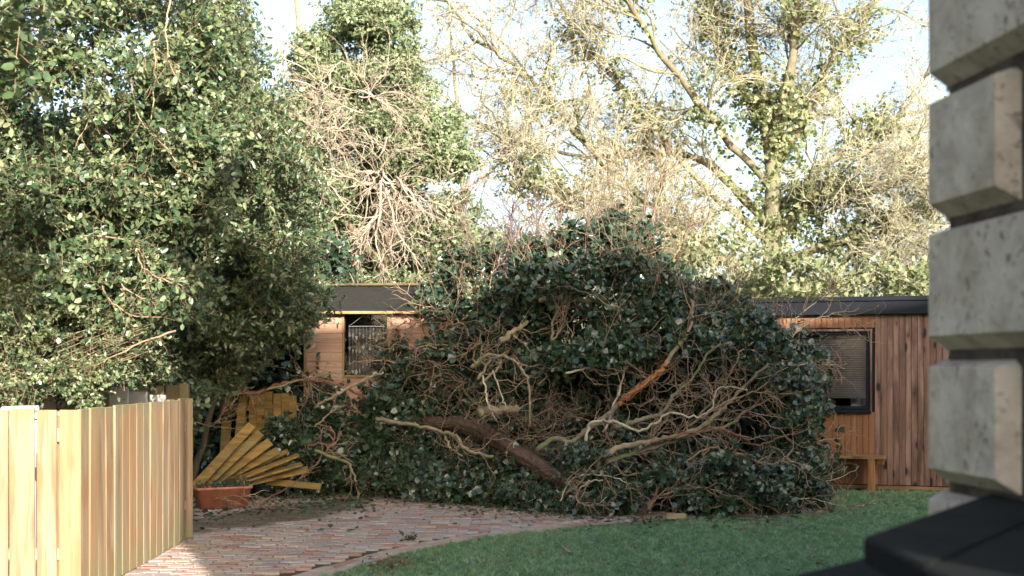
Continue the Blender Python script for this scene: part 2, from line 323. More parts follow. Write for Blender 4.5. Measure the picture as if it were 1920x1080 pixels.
# ---------------------------------------------------------------- the setting: ground, patio, lawn
EDGE = np.array([(-2.6, 2), (-2.2, 8), (-1.395, 9.85), (-.914, 10.97), (-.298, 11.93), (.206, 12.39), (.92, 13.0), (1.63, 13.47), (2.5, 13.8), (3.6, 14.1), (3.9, 16.4)])
def edge_x(y): return np.interp(y, EDGE[:, 1], EDGE[:, 0])
mb = MB(); mb.add([(-600, -200, 0), (600, -200, 0), (600, 900, 0), (-600, 900, 0)], [(0, 1, 2, 3)]); tag(mb.build('ground', M['earth']), kind='structure')
ys = np.linspace(-6, 16.6, 120)
mb = MB(); v = np.concatenate([np.stack([edge_x(ys), ys, ys*0+.004], 1), np.stack([ys*0+9, ys, ys*0+.004], 1)]); k = len(ys)
mb.add(v, [(i, k+i, k+i+1, i+1) for i in range(k-1)]); tag(mb.build('lawn', M['turf']), kind='structure')
ys = np.linspace(-6, 15.9, 120)
mb = MB(); v = np.concatenate([np.stack([ys*0-7, ys, ys*0+.005], 1), np.stack([edge_x(ys)-.003, ys, ys*0+.005], 1)])
mb.add(v, [(i, k+i, k+i+1, i+1) for i in range(k-1)])
patio = tag(mb.build('patio', M['joint']), kind='structure')
mb = MB()
def paver(cx, cy, lx, ly, a, rnd):
    Mz = rotm(R.normal(0, .008), R.normal(0, .006), a+R.normal(0, .008)); z = .024+R.normal(0, .0025)
    box(mb, (-lx/2+.0035, -ly/2+.0035, -.03), (lx/2-.0035, ly/2-.0035, 0), .006, Mz, (cx, cy, z), rnd)
row = 0; y = 8.6
while y < 16:
    x = -6.2 + (row % 2)*.105 + R.normal(0, .004)
    while x < 3.6:
        yy = y + .05*math.sin(x*.9+1)+.03*x
        if x+.1 < edge_x(yy)-.28 and not (x < -3.0 and yy < 12.6 and False): paver(x, yy, .208, .104, .03+.045*math.cos(x*.9+1), R.random()*.9)
        x += .21
    row += 1; y += .106
# two curved border courses of buff pavers along the lawn
seg = smooth_path([(x, y, 0) for x, y in EDGE[1:-1]], 900); dl = np.concatenate([[0], np.cumsum(np.linalg.norm(np.diff(seg, axis=0), axis=1))])
for c_, off in ((0, .055), (1, .161)):
    s = .05 if c_ else 0
    while s < dl[-1]-.1:
        p = np.array([np.interp(s, dl, seg[:, k]) for k in (0, 1)]); q = np.array([np.interp(s+.05, dl, seg[:, k]) for k in (0, 1)]); d = (q-p)/np.linalg.norm(q-p)
        nn = np.array([-d[1], d[0]]); c0 = p+nn*off
        if c0[1] < 14.2: paver(c0[0], c0[1], .208, .104, math.atan2(d[1], d[0]), R.choice([.9, .65, .3, .1, .68, .45, .2, .8]))
        s += .211
pv = mb.build('brick_paving', M['paver'], patio)
# grass blades
def blades(nt_, per, xr, yr, hmin, hmax, ok):
    """tufts of short blades; every tuft has its own lean, height and tone"""
    tp = np.stack([R.uniform(*xr, nt_), R.uniform(*yr, nt_)], 1); tp = tp[ok(tp)]; m_ = len(tp); patch = .5+.5*np.sin(tp[:, 0]*3.1+np.sin(tp[:, 1]*2.3)*2)*np.sin(tp[:, 1]*1.7+tp[:, 0]*.8)
    th_ = R.uniform(hmin, hmax, m_)*(.75+.5*patch); tl_ = R.normal(0, .7, (m_, 2)); tt = np.clip(R.beta(1.6, 2.2, m_)*.85+patch*.15, 0, .93); tt[R.random(m_) < .025] = 1.
    i = np.repeat(np.arange(m_), per); n = len(i); p = tp[i]+R.normal(0, .013, (n, 2)); h = th_[i]*R.uniform(.6, 1.25, n); a = R.uniform(0, 6.283, n); w = R.uniform(.0018, .004, n); ln = tl_[i]+R.normal(0, .45, (n, 2))
    b = np.stack([p[:, 0], p[:, 1], np.full(n, .002)], 1); sd = np.stack([np.cos(a), np.sin(a), a*0], 1)*w[:, None]
    mid = b+np.stack([ln[:, 0]*h*.3, ln[:, 1]*h*.3, h*.6], 1); tip = b+np.stack([ln[:, 0]*h, ln[:, 1]*h, h], 1)
    V = np.stack([b-sd, b+sd, mid+sd*.8, mid-sd*.8, tip], 1); k_ = np.arange(n)[:, None]*5; r = np.clip(tt[i]+R.normal(0, .06, n), 0, 1)
    mb = MB(); mb.add(V, k_+np.array([[0, 1, 2, 3]]), r); mb.f.append((k_+np.array([[3, 2, 4]]), r, np.zeros(n, int))); return mb
g_ok = lambda p: (p[:, 0] > edge_x(p[:, 1])+R.normal(-.005, .02, len(p))) & (p[:, 0] < (p[:, 1]*.36))
tag(blades(34000, 9, (-2.2, 6.0), (9.2, 16.55), .018, .048, g_ok).build('grass', M['blade']), 'short green lawn grass growing beside the brick paving', 'grass', kind='stuff')
# ---------------------------------------------------------------- the house on the right: its quoined corner and the coping in front of it
cx, cyy = 1.047, 3.2; rz = math.atan(.108)
LEN = 3.35  # unseen depth of the house, chosen to place its shadow edge by the fence
hs = thing('stone_house', 'pale stone house wall whose corner of projecting blocks fills the right edge', 'house', (cx, cyy, 0), rz)
mb = MB(); box(mb, (.03, -LEN, 0), (11, -.03, 7.3), .01); mb.build('wall', M['rubble'], hs)
mb = MB(); mb.add([(-.1, -LEN-.1, 7.3), (11.3, -LEN-.1, 7.3), (11.3, .2, 7.3), (-.1, .2, 7.3), (1.4, -LEN/2, 8.2), (9.8, -LEN/2, 8.2)], [(0, 1, 5, 4), (2, 3, 4, 5), (0, 3, 2, 1)]); mb.f.append((np.array([(1, 2, 5), (3, 0, 4)])+mb.n-6, np.zeros(2), np.zeros(2, int))); mb.build('roof', M['slate'], hs)  # unseen roof; it and the wall height are set to shade the garden
def rusticated(y0, y1, z0, z1, d=.046, bev=.03):
    """block with wide chamfered edges; its face looks towards -x, its end towards +y"""
    mb = MB(); n = 9
    def face(u, v): return u, v
    X0, X1 = .03+.01, .03-d-.003
    yy = [y0, y0+bev, y1-bev, y1]; zz = [z0, z0+bev*.9, z1-bev*.9, z1]
    g = []; fine_y = np.concatenate([[y0], np.linspace(y0+bev, y1-bev, 14), [y1]]); fine_z = np.concatenate([[z0], np.linspace(z0+bev*1.35, z1-bev*.7, 10), [z1]])
    for z in fine_z:
        for y in fine_y:
            e = min((y-y0)/bev, (y1-y)/bev if True else 1, (z-z0)/(bev*1.35), (z1-z)/(bev*.7), 1)
            x = X0+(X1-X0)*max(0, min(1, e))**.8 + R.normal(0, .0004)
            g.append((x, y, z))
    ny = len(fine_y); nz = len(fine_z)
    f = [(a*ny+b_, (a+1)*ny+b_, (a+1)*ny+b_+1, a*ny+b_+1) for a in range(nz-1) for b_ in range(ny-1)]
    mb.add(g, f)
    box(mb, (X0+.002, y0, z0), (.36, y1+.012, z1), .02)
    return mb
pit = .325; joint = .016; zb = 1.6-(905-YH)/750-.0
for k in range(-4, 14):
    z0 = zb+k*pit; long_ = (k % 2 == 1)
    rusticated(-.95 if long_ else -.40, .0, z0, z0+pit-joint).build('corner_block', M['stone'], hs)
cw = thing('garden_wall', 'dark stone coping slabs on a low garden wall, blurred in the near corner', 'wall', (0, 0, 0))
mb = MB(); ztop = 1.31
def slab(poly, z1, th, mat_i=0, tilt=0):
    k = len(poly); V = [(x, y, z1) for x, y in poly]+[(x, y, z1-th) for x, y in poly]
    cxy = np.mean(poly, axis=0); Vt = [(x+(cxy[0]-x)*.02, y+(cxy[1]-y)*.02, z1) for x, y in poly]+[(x, y, z1-.006) for x, y in poly]+[(x, y, z1-th) for x, y in poly]
    f = [(i, (i+1) % k, k+(i+1) % k, k+i) for i in range(k)]+[(k+i, k+(i+1) % k, 2*k+(i+1) % k, 2*k+i) for i in range(k)]+[tuple(range(k))]
    return Vt, f, k
def add_slab(poly, z1, th):
    V, f, k = slab(poly[::-1], z1, th); m2 = MB(); m2.add(V, f[:-1])
    m2.f.append((np.array([f[-1]]), np.zeros(1), np.zeros(1, int))); m2.f.append((np.array([[3*k-1-i for i in range(k)]]), np.zeros(1), np.zeros(1, int))); return m2
u = np.array([.69, 1.04]); u /= np.linalg.norm(u)
A = np.array([.605, 2.2]); B_ = A+u*1.3
near = np.array([.0, -1.])
j0 = A+near*.33; j1 = B_+near*.33
add_slab([tuple(A), tuple(B_), tuple(j1+near*-.004), tuple(j0+near*-.004)], ztop, .045).build('coping_slab', M['slate'], cw)
add_slab([tuple(j0), tuple(j1), tuple(j1+near*.5), tuple(j0+near*.5)], ztop-.003, .045).build('coping_slab', M['slate'], cw)
add_slab([(.30, 2.18), (.98, 2.95), (1.25, 2.0), (.4, 1.2), (.25, 1.5)], ztop-.105, .05).build('coping_slab', M['slate'], cw)
mb = MB(); 
add_slab([(.62, 2.33), (.98, 2.8), (1.2, 2.0), (.45, 1.3), (.36, 1.75)], ztop-.156, ztop-.16).build('wall', M['rubble'], cw)
# ---------------------------------------------------------------- the picket fence
pf = thing('picket_fence', 'pale new timber picket fence enclosing the bin corner, its side running away beside the paving', 'fence', (0, 0, 0))
def picket_mesh(w=.168, h=1.29, th=.02):
    mb = MB(); nz = 10; z = np.linspace(0, h, nz)
    box(mb, (-w/2, -th/2, 0), (w/2, th/2, h), .003, jit=.0012); return mb
pks = []
pk0 = picket_mesh().build('picket', M['fence'], pf); first = True
def put_picket(x, y, rz, z=.03, w=1, base=pk0):
    global first
    o = base if first else base.copy()
    if not first: COL.objects.link(o)
    first = False; o.parent = pf; o.location = (x, y, z+R.normal(0, .003)); o.rotation_euler = (R.normal(0, .003), R.normal(0, .004), rz+R.normal(0, .006)); o.scale = (w, 1, 1); return o
YF = 8.66; XC = -2.945
xs = [(-18, 15, 1), (19, 66, 1), (70, 107, 1), (111, 152, 1)]
for a, b2, w in xs:
    xa, xb = (a-960)/F*YF, (b2-960)/F*YF; put_picket((xa+xb)/2, YF, 0, w=(xb-xa)/.168)
for i in range(1, 10): put_picket((-22-960)/F*YF+.104-.188*i, YF, 0)
ny = 15; 
for i in range(ny): put_picket(XC+.012-.004*i, YF+.07+.2*i+.04, rad(90), w=1.07)
put_picket(XC-.045, YF+.14+.2*ny+.0, rad(20), w=.55)
mb = MB(); box(mb, (-5.3, YF+.012, .30), (XC-.02, YF+.05, .375), .003); box(mb, (-5.3, YF+.012, 1.10), (XC-.02, YF+.05, 1.19), .003); mb.build('rail', wood_mat('rail_wood', (.44, .32, .19), (.62, .50, .34), (.28, .15, .07), axis=0), pf)
railw = wood_mat('side_rail_wood', (.44, .32, .19), (.62, .50, .34), (.28, .15, .07), axis=1)
for z in (.30, 1.02):
    mb = MB(); box(mb, (XC-.09, YF+.12, z), (XC-.05, YF+.1+.2*ny, z+.08), .003); mb.build('rail', railw, pf)
postm = M['fence']
for x, y in ((XC-.13, YF+.1), (XC-.13, YF+1.7), (XC-.11, YF+3.0)):
    mb = MB(); box(mb, (-.045, -.045, 0), (.045, .045, 1.27), .004); o = mb.build('post', postm, pf); o.location = (x, y, 0)
rf = thing('picket_fence', 'short pale picket fence at the back of the bin corner, seen over the near fence', 'fence', (0, 0, 0))
for i in range(16):
    mb = MB(); box(mb, (-.07, -.01, 0), (.07, .01, 1.39+R.normal(0, .006)), .003); o = mb.build('picket', M['fence'], rf); o.location = (-3.5-.158*i, 13.2, .02)
mb = MB(); box(mb, (-6, 13.214, 1.1), (-3.42, 13.25, 1.18), .003); box(mb, (-6, 13.214, .3), (-3.42, 13.25, .38), .003); mb.build('rail', M['amber'], rf)
mb = MB(); box(mb, (-.045, -.045, 0), (.045, .045, 1.44), .004); o = mb.build('post', M['fence'], rf); o.location = (-3.38, 13.2, 0)
for (a, b2, top, yy, lab) in ((206, 241, 730, 12.7, 'white slab standing for a sunlit patch of back fence, tallest of the three'), (243, 276, 738, 12.8, 'white slab standing for a sunlit patch of back fence, between two others'), (281, 311, 744, 12.9, 'white slab standing for a sunlit patch of back fence, lowest of the three')):
    p0, p1 = at(a, top, yy), at(b2, top, yy); mb = MB(); box(mb, (-(p1[0]-p0[0])/2, -.02, 0), ((p1[0]-p0[0])/2, .02, p0[2]), .004)
    o = mb.build('board', M['sun_patch']); o.location = ((p0[0]+p1[0])/2, yy, .02); tag(o, lab, 'board', 'white slabs for sunlit patches of the back fence')  # sunlit patches of the back fence, added as separate white slabs
bx = thing('storage_box', 'white plastic storage box with ribbed lid peeping over the near fence', 'storage box', (-3.72, 9.75, 0))
mb = MB(); box(mb, (-.3, -.25, 0), (.3, .25, 1.22), .02); mb.build('body', M['white'], bx)
mb = MB(); box(mb, (-.33, -.28, 1.222), (.33, .28, 1.262), .012); box(mb, (-.1, -.2, 1.262), (.05, .2, 1.31), .01); mb.build('lid', M['white'], bx)
# ---------------------------------------------------------------- the playhouse
PY = 16.6; x0 = (571-960)/F*PY; sc = F/PY
ph = thing('playhouse', 'small reddish timber playhouse with felt roof, half buried by the fallen tree', 'playhouse', (x0, PY, 0), rad(-2))
ez = H+(YH-580)/sc; Wd = 1.88; D = 1.5; wl, wr, wb, wt = (646-571)/sc, (727-571)/sc, H-(703-YH)/sc, ez-.0
bh = .122
def boards(mb, x0_, x1_, z0, z1, y=0):
    z = z0
    while z < z1-.01:
        zt = min(z+bh, z1); off = 0
        V = np.array([(x0_, y-.016, z), (x1_, y-.016, z), (x1_, y-.014, zt-.011), (x0_, y-.014, zt-.011), (x0_, y-.002, zt), (x1_, y-.002, zt), (x0_, y, z), (x1_, y, z)])
        mb.add(V, [(0, 1, 2, 3), (3, 2, 5, 4), (6, 7, 1, 0), (0, 3, 4, 6), (1, 7, 5, 2)]); z = zt
mb = MB(); boards(mb, .03, wl-.02, .1, ez); boards(mb, wr+.02, Wd-.03, .1, ez); boards(mb, wl-.018, wr+.018, .1, wb-.022)
box(mb, (0, .002, .05), (wl, .03, ez)); box(mb, (wr, .002, .05), (Wd, .03, ez)); box(mb, (wl, .002, .05), (wr, .03, wb-.01))
box(mb, (0, .032, .05), (.03, D, ez)); box(mb, (Wd-.03, .032, .05), (Wd, D, ez)); box(mb, (.032, D-.03, .05), (Wd-.032, D, ez)); box(mb, (.032, .032, .05), (Wd-.032, D-.032, .09))
mb.build('wall', M['play'], ph)
for sx in (-.005, Wd-.035):
    mb = MB(); box(mb, (sx, -.032, .05), (sx+.04, -.018, ez+.0), .002); mb.build('corner_trim', M['play_trim'], ph)
mb = MB(); fw = .022
box(mb, (wl-.025, -.03, wb-.03), (wl, .05, ez-.002), .002); box(mb, (wr, -.03, wb-.03), (wr+.025, .05, ez-.002), .002); box(mb, (wl+.001, -.045, wb-.03), (wr-.001, .05, wb-.002), .002)
win = mb.build('window', M['play_trim'], ph)
mb = MB(); box(mb, (wl+.002, .034, wb), (wr-.002, .038, ez-.004), .0005); mb.build('pane', M['glass'], win)
mb = MB(); box(mb, (wl+.002, .3, .3), (wr+.3, .31, ez+.1)); mb.build('interior_dark_sheet', M['dark'], ph)  # near-black sheet standing in for the dim room behind the pane
rh = H+(YH-533)/F*(PY+.75)-.02; dz = rh-ez
mb = MB(); ex = .07; sl_ = dz/(D/2+.07)
V = [(-ex, -.1, ez-.03), (Wd+ex, -.1, ez-.03), (Wd+ex, D/2, rh), (-ex, D/2, rh), (-ex, D+.1, ez-.03), (Wd+ex, D+.1, ez-.03)]
V2 = [(x, y, z-.022) for x, y, z in V]
mb.add(V+V2, [(0, 1, 2, 3), (3, 2, 5, 4), (6, 9, 8, 7), (9, 10, 11, 8), (0, 6, 7, 1), (4, 5, 11, 10), (0, 3, 9, 6), (3, 4, 10, 9), (1, 7, 8, 2), (2, 8, 11, 5)]); roof = mb.build('roof', M['felt'], ph)
mb = MB(); box(mb, (-ex-.01, D/2-.06, rh-.005), (Wd+ex+.01, D/2+.06, rh+.03), .01); mb.build('ridge_cap', wood_mat('ridge_wood', (.10, .07, .035), (.17, .125, .065), (.06, .04, .02), axis=0, stain=(.08, .09, .04)), roof)
mb = MB(); box(mb, (-ex, -.125, ez-.065), (Wd+ex, -.102, ez-.028), .003); mb.build('fascia', M['play_trim'], roof)
mb = MB(); mb.add([(0, .01, ez), (0, D-.01, ez), (0, D/2, rh-.03)], [(0, 1, 2)]); mb.add([(Wd, .01, ez), (Wd, D-.01, ez), (Wd, D/2, rh-.03)], [(0, 1, 2)]); mb.build('gable', M['play'], ph)
# hanging shell mobile in the window
hx0, hx1, hz = (654-571)/sc, (722-571)/sc, H+(YH-612)/sc
mo = thing('wind_chime', 'shell mobile of strings and diamond pieces hanging in the playhouse window', 'hanging mobile', (x0, PY, 0), rad(-2))
mb = MB(); tubes(mb, [[(hx0, .0, hz), ((hx0+hx1)/2, .0, hz), (hx1, .0, hz)]], .0045, .0045, 6); tubes(mb, [[(hx0, 0, hz), ((hx0+hx1)/2, 0, hz+.17)], [(hx1, 0, hz), ((hx0+hx1)/2, 0, hz+.17)]], .002, .002, 4); mb.build('hanger', M['string'], mo)
ms = MB(); mp_ = MB()
for i in range(11):
    x = hx0+(hx1-hx0)*(i+.3)/10.6; Ls = R.uniform(.42, .60); ms = MB(); tubes(ms, [[(x, 0, hz), (x+R.normal(0, .002), 0, hz-Ls/2), (x+R.normal(0, .004), 0, hz-Ls)]], .0014, .0014, 4); ms.build('string', M['string'], mo)
    for zc in (R.uniform(.10, .2), R.uniform(.25, .36), Ls):
        w, h, a = R.uniform(.014, .024), R.uniform(.028, .05), R.uniform(-.9, .9); z = hz-zc; ca, sa = math.cos(a)*w, math.sin(a)*w; kind = R.integers(3)
        V = {0: [(x-ca, -sa, z), (x, 0, z-h), (x+ca, sa, z), (x, 0, z+h)], 1: [(x-ca, -sa, z-h), (x+ca, sa, z-h), (x+.002, 0, z+h), (x-.002, 0, z+h)], 2: [(x-.002, 0, z-h), (x+.002, 0, z-h), (x+ca, sa, z+h*.5), (x-ca, -sa, z+h*.5)]}[int(kind)]
        V = np.array(V)+np.array([0, -.003, 0]); V3 = V+np.array([0, .003, 0]); mp_ = MB(); mp_.add(np.concatenate([V, V3]), [(0, 1, 2, 3), (7, 6, 5, 4), (0, 4, 5, 1), (1, 5, 6, 2), (2, 6, 7, 3), (3, 7, 4, 0)]); mp_.build('shell_piece', M['shell'], mo)
# ---------------------------------------------------------------- the timber studio and its bench
RX, RY, ra = 5.4, 16.6, rad(-18)
st = thing('garden_studio', 'orange brown timber clad garden studio with black fascia and flat roof', 'garden building', (RX, RY, 0), ra)
X0, X1, ZT = -3.5, 1.6, 2.36; wx0, wx1, wz0, wz1 = -1.83, -.735, 1.05, 2.08
mo_, mn_, mr_, ml_ = MB(), MB(), MB(), MB(); x = X0; bw = .0765
while x < X1:
    xe = x+bw; hit = xe > wx0-.03 and x < wx1+.02
    if hit:
        box(mn_, (x+.0018, -.022, wz1+.05), (xe-.0018, -.004, ZT), .004); box(ml_, (x+.0018, -.022, .07), (xe-.0018, -.004, wz0-.03), .004)
    else: box(mo_ if x < wx0 else mr_, (x+.0018, -.022+R.normal(0, .001), .07), (xe-.0018, -.004, ZT), .004)
    x = xe
mo_.build('cladding', M['cedar_old'], st); mr_.build('cladding', M['cedar_old'], st)['label'] = 'weathered brown full height cladding'
mn_.build('cladding', M['cedar'], st)['label'] = 'short orange boards above the window'; ml_.build('cladding', M['cedar'], st)['label'] = 'orange boards below the window'
mb = MB(); box(mb, (X0, 0, .0), (wx0, .1, 2.4)); box(mb, (wx1, 0, 0), (X1, .1, 2.4)); box(mb, (wx0+.001, 0, 0), (wx1-.001, .1, wz0)); box(mb, (wx0+.001, 0, wz1), (wx1-.001, .1, 2.4))
box(mb, (X0, .101, 0), (X0+.1, 3, 2.4)); box(mb, (X1-.1, .101, 0), (X1, 3, 2.4)); box(mb, (X0+.101, 2.9, 0), (X1-.101, 3, 2.4)); mb.build('wall', M['dark'], st)
mb = MB(); box(mb, (X0-.06, -.10, 2.30), (X1+.06, 3.05, 2.50), .006); box(mb, (X0-.08, -.12, 2.475), (X1+.08, 3.07, 2.535), .006); rf_ = mb.build('roof', M['black'], st)
mb = MB(); box(mb, (-1.95, 1.2, 2.536), (-.7, 2.0, 2.60), .01); mb.build('roof_light', M['grey'], rf_)
mb = MB(); box(mb, (wx0-.05, -.05, wz1+.004), (wx1+.035, -.0225, wz1+.034), .003); box(mb, (wx1+.004, -.048, wz0-.05), (wx1+.03, -.0225, wz1+.003), .003); mb.build('window_trim', M['cedar_old'], st)
mb = MB(); fr = .045
box(mb, (wx0, -.03, wz0), (wx0+fr, .05, wz1), .004); box(mb, (wx1-fr, -.03, wz0), (wx1, .05, wz1), .004); box(mb, (wx0+fr+.001, -.029, wz1-fr), (wx1-fr-.001, .05, wz1), .004); box(mb, (wx0+fr+.001, -.029, wz0), (wx1-fr-.001, .05, wz0+fr), .004)
wn = mb.build('window', M['black'], st)
mb = MB(); box(mb, (wx0+fr, .012, wz0+fr), (wx1-fr, .018, wz1-fr), .001); mb.build('pane', M['glass'], wn)
mb = MB(); box(mb, (wx0-.03, -.08, wz0-.04), (wx1+.02, -.0225, wz0-.002), .005); mb.build('sill', M['black'], wn)
mb = MB(); zb_ = wz0+.19; nsl = 27; z = wz1-.06
for i in range(nsl):
    zz = wz1-.075-(wz1-.075-zb_)*i/(nsl-1); box(mb, (wx0+.05, -.016, -.0012), (wx1-.05, .016, .0012), .0004, rotm(rad(52), 0, 0), (0, .055, zz))
box(mb, (wx0+.05, .04, zb_-.04), (wx1-.05, .07, zb_-.018), .003)
for cx_ in (wx0+.2, wx1-.2): tubes(mb, [[(cx_, .038, wz1-.06), (cx_, .038, zb_-.02)]], .0018, .0018, 4)
mb.build('blind', M['blind'], wn)
mb = MB(); box(mb, (wx0+.05, .14, wz0-.02), (wx1-.05, .4, wz0+.04), .004); box(mb, (wx1-.25, .16, wz0+.041), (wx1-.12, .2, wz0+.15), .004); box(mb, (wx1-.62, .18, wz0+.041), (wx1-.58, .22, wz0+.19), .004); mb.build('inner_shelf', M['grey'], wn)
mb = MB(); box(mb, (X0, -.06, .012), (X1, -.024, .062), .006); mb.build('base_rail', M['bench'], st)
be = thing('bench', 'narrow wooden bench standing against the studio wall', 'bench', (RX, RY, 0), ra)
mb = MB(); box(mb, (-1.72, -.40, .425), (-.52, -.10, .465), .006, jit=.002); mb.build('seat', M['bench'], be)
for xl in (-.70, -1.38):
    for y_ in (-.36, -.17):
        mb = MB(); box(mb, (xl-.045, y_-.035, .0), (xl+.045, y_+.035, .38 if False else .424), .005, jit=.002); mb.build('leg', M['bench_leg'], be)
mb = MB(); box(mb, (-1.62, -.21, .345), (-.54, -.205+.03, .42), .004); mb.build('apron', M['bench_leg'], be)
# ---------------------------------------------------------------- crushed fence, planter, small things
def plank(mb, p, q, w, th, face=(0, -1, 0), rnd=None):
    p, q = np.array(p), np.array(q); L = np.linalg.norm(q-p); u = (q-p)/L; f = np.array(face, float); f = norm(f-u*f.dot(u)); s = np.cross(f, u)
    Mx = np.stack([u, s, f], 1); box(mb, (0, -w/2, -th/2), (L, w/2, th/2), .002, Mx, p, rnd, jit=.001); return mb
cf = thing('broken_fence', 'splayed amber fence boards torn down and leaning over the orange planter', 'fence', (0, 0, 0))
for (a, b2, w, th, face) in [((346, 935, 14.35), (472, 797, 14.9), .11, .028, (.15, -1, .4)), ((362, 930, 14.6), (489, 812, 15.0), .105, .028, (.2, -1, .5)), ((380, 922, 14.8), (507, 828, 15.1), .105, .028, (.2, -1, .6)), ((400, 908, 15.0), (522, 845, 15.2), .10, .028, (.2, -1, .6)),
                             ((442, 900, 14.95), (560, 853, 15.2), .10, .024, (.1, -.2, 1)), ((446, 905, 15.0), (566, 870, 15.25), .10, .024, (.1, -.15, 1)), ((452, 908, 15.1), (578, 880, 15.3), .13, .022, (0, -.5, 1)), ((500, 903, 15.3), (602, 913, 15.2), .08, .03, (0, -1, .3))]:
    mb = MB(); plank(mb, at(*a), at(*b2), w, th, face); mb.build('board', M['amber'], cf)
mb = MB(); plank(mb, at(470, 880, 15.35), at(540, 845, 15.5), .05, .03); mb.build('rail', M['amber'], cf)
sf = thing('broken_fence', 'mossy upright stump of boarded fence below the playhouse, ivy over it', 'fence', (0, 0, 0))
for i, (a, tp, bt) in enumerate([(424, 738, 905), (474, 733, 905), (489, 736, 905), (504, 734, 905), (520, 738, 905), (535, 737, 905), (549, 742, 905)]):
    mb = MB(); p, q = at(a-(6 if i == 0 else 0), bt, 16.0), at(a+(4 if i == 0 else 0), tp, 16.0); plank(mb, p, q, .12 if i == 0 else .095, .018); mb.build('board', M['amber'], sf)
mb = MB(); plank(mb, at(440, 910, 15.9), at(458, 727, 15.85), .10, .09); mb.build('post', M['amber'], sf)
mb = MB(); plank(mb, at(412, 765, 16.06), at(560, 765, 16.06), .07, .03); mb.build('rail', M['amber'], sf)
def trough(L, Wd_, Hh, th=.012):
    mb = MB(); prof = [(.86, .82, 0), (1, 1, Hh*.86), (1.045, 1.07, Hh*.865), (1.06, 1.09, Hh), (.97, .93, Hh), (.95, .9, Hh*.85)]; n = 40; V = []
    for (a, b3, z) in prof:
        for i in range(n):
            t_ = 2*math.pi*i/n; c, s = math.cos(t_), math.sin(t_); e = .28
            V.append((math.copysign(abs(c)**e, c)*L/2*a, math.copysign(abs(s)**e, s)*Wd_/2*b3, z))
    f = [(k*n+i, k*n+(i+1) % n, (k+1)*n+(i+1) % n, (k+1)*n+i) for k in range(len(prof)-1) for i in range(n)]
    mb.add(V, f); mb.f.append((np.array([list(range(n))[::-1]]), np.zeros(1), np.zeros(1, int))); return mb
pl = thing('planter', 'orange plastic trough planter under the splayed fence boards', 'planter', (-3.27, 14.45, .03), rad(28))
trough(.62, .25, .235).build('trough', M['terracotta'], pl, True)
mb = MB(); a_ = np.linspace(0, 2*math.pi, 40, endpoint=False)
mb.add([(math.copysign(abs(math.cos(t_))**.28, math.cos(t_))*.29, math.copysign(abs(math.sin(t_))**.28, math.sin(t_))*.11, .205) for t_ in a_], [list(range(40))]); mb.build('soil', M['soil'], pl)
mb = MB(); P = walk(np.stack([R.uniform(-.27, .27, 60), R.uniform(-.09, .09, 60), np.full(60, .2)], 1), np.tile([0, 0, 1.], (60, 1)), .1, 4, .4); leaf_on(mb, P, 7, .035, 'lance', .6); tubes(mb, P, .0015, .001, 3); mb.build('plant', M['ivy_dark'], pl)
def ball(r, n=16, sq=1, seed=0):
    V = [(0, 0, -r*sq)]; f3 = []; f4 = []
    for i in range(1, n//2):
        ph_ = -math.pi/2+math.pi*i/(n//2)
        for j in range(n): t_ = 2*math.pi*j/n; V.append((r*math.cos(ph_)*math.cos(t_), r*math.cos(ph_)*math.sin(t_), r*sq*math.sin(ph_)))
    V.append((0, 0, r*sq)); m = n//2-1
    f4 = [(1+k*n+i, 1+k*n+(i+1) % n, 1+(k+1)*n+(i+1) % n, 1+(k+1)*n+i) for k in range(m-1) for i in range(n)]
    f3 = [(0, 1+(i+1) % n, 1+i) for i in range(n)]+[(1+m*n, 1+(m-1)*n+i, 1+(m-1)*n+(i+1) % n) for i in range(n)]
    mb = MB(); mb.add(V, f4); mb.f.append((np.array(f3), np.zeros(len(f3)), np.zeros(len(f3), int))); return mb
o = ball(.055, 20, .72).build('ball', M['red'], None, True); p = at(450, 932, 14.75); o.location = (p[0], 14.62, .105); tag(o, 'small bright red ball beside the orange planter', 'ball')
def crumple(r, seed):
    mb = ball(r, 10); mb.v[0] = mb.v[0]*(1+R.normal(0, .22, (len(mb.v[0]), 1)))*np.array([1.2, .8, .6]); return mb
for (px, py, r_, lab) in ((366, 953, .03, 'crumpled white scrap on the paving below the planter corner'), (393, 965, .018, 'small white scrap among fallen leaves in front of the planter')):
    y_ = gY(py); o = crumple(r_, 1).build('paper_scrap', M['white']); q = at(px, py, y_); o.location = (q[0], y_, .04); tag(o, lab, 'scrap')
y_ = gY(976); q = at(1266, 972, y_); mb = MB(); box(mb, (-.10, -.05, 0), (.10, .05, .055), .004, rotm(0, 0, rad(-12))); o = mb.build('timber_offcut', wood_mat('offcut_wood', (.34, .25, .14), (.46, .36, .22), (.3, .2, .1), axis=0)); o.location = (q[0], 13.35, .026); tag(o, 'pale sawn timber offcut lying where paving meets lawn', 'timber offcut')
q = at(1063, 1033, gY(1040)); mb = MB(); plank(mb, (q[0]-.03, q[1]+.16, .05), (q[0]+.03, q[1]-.1, .03), .025, .008, (0, 0, 1)); o = mb.build('wood_splinter', M['twig_tan']); tag(o, 'torn wood splinter lying on the lawn', 'splinter')
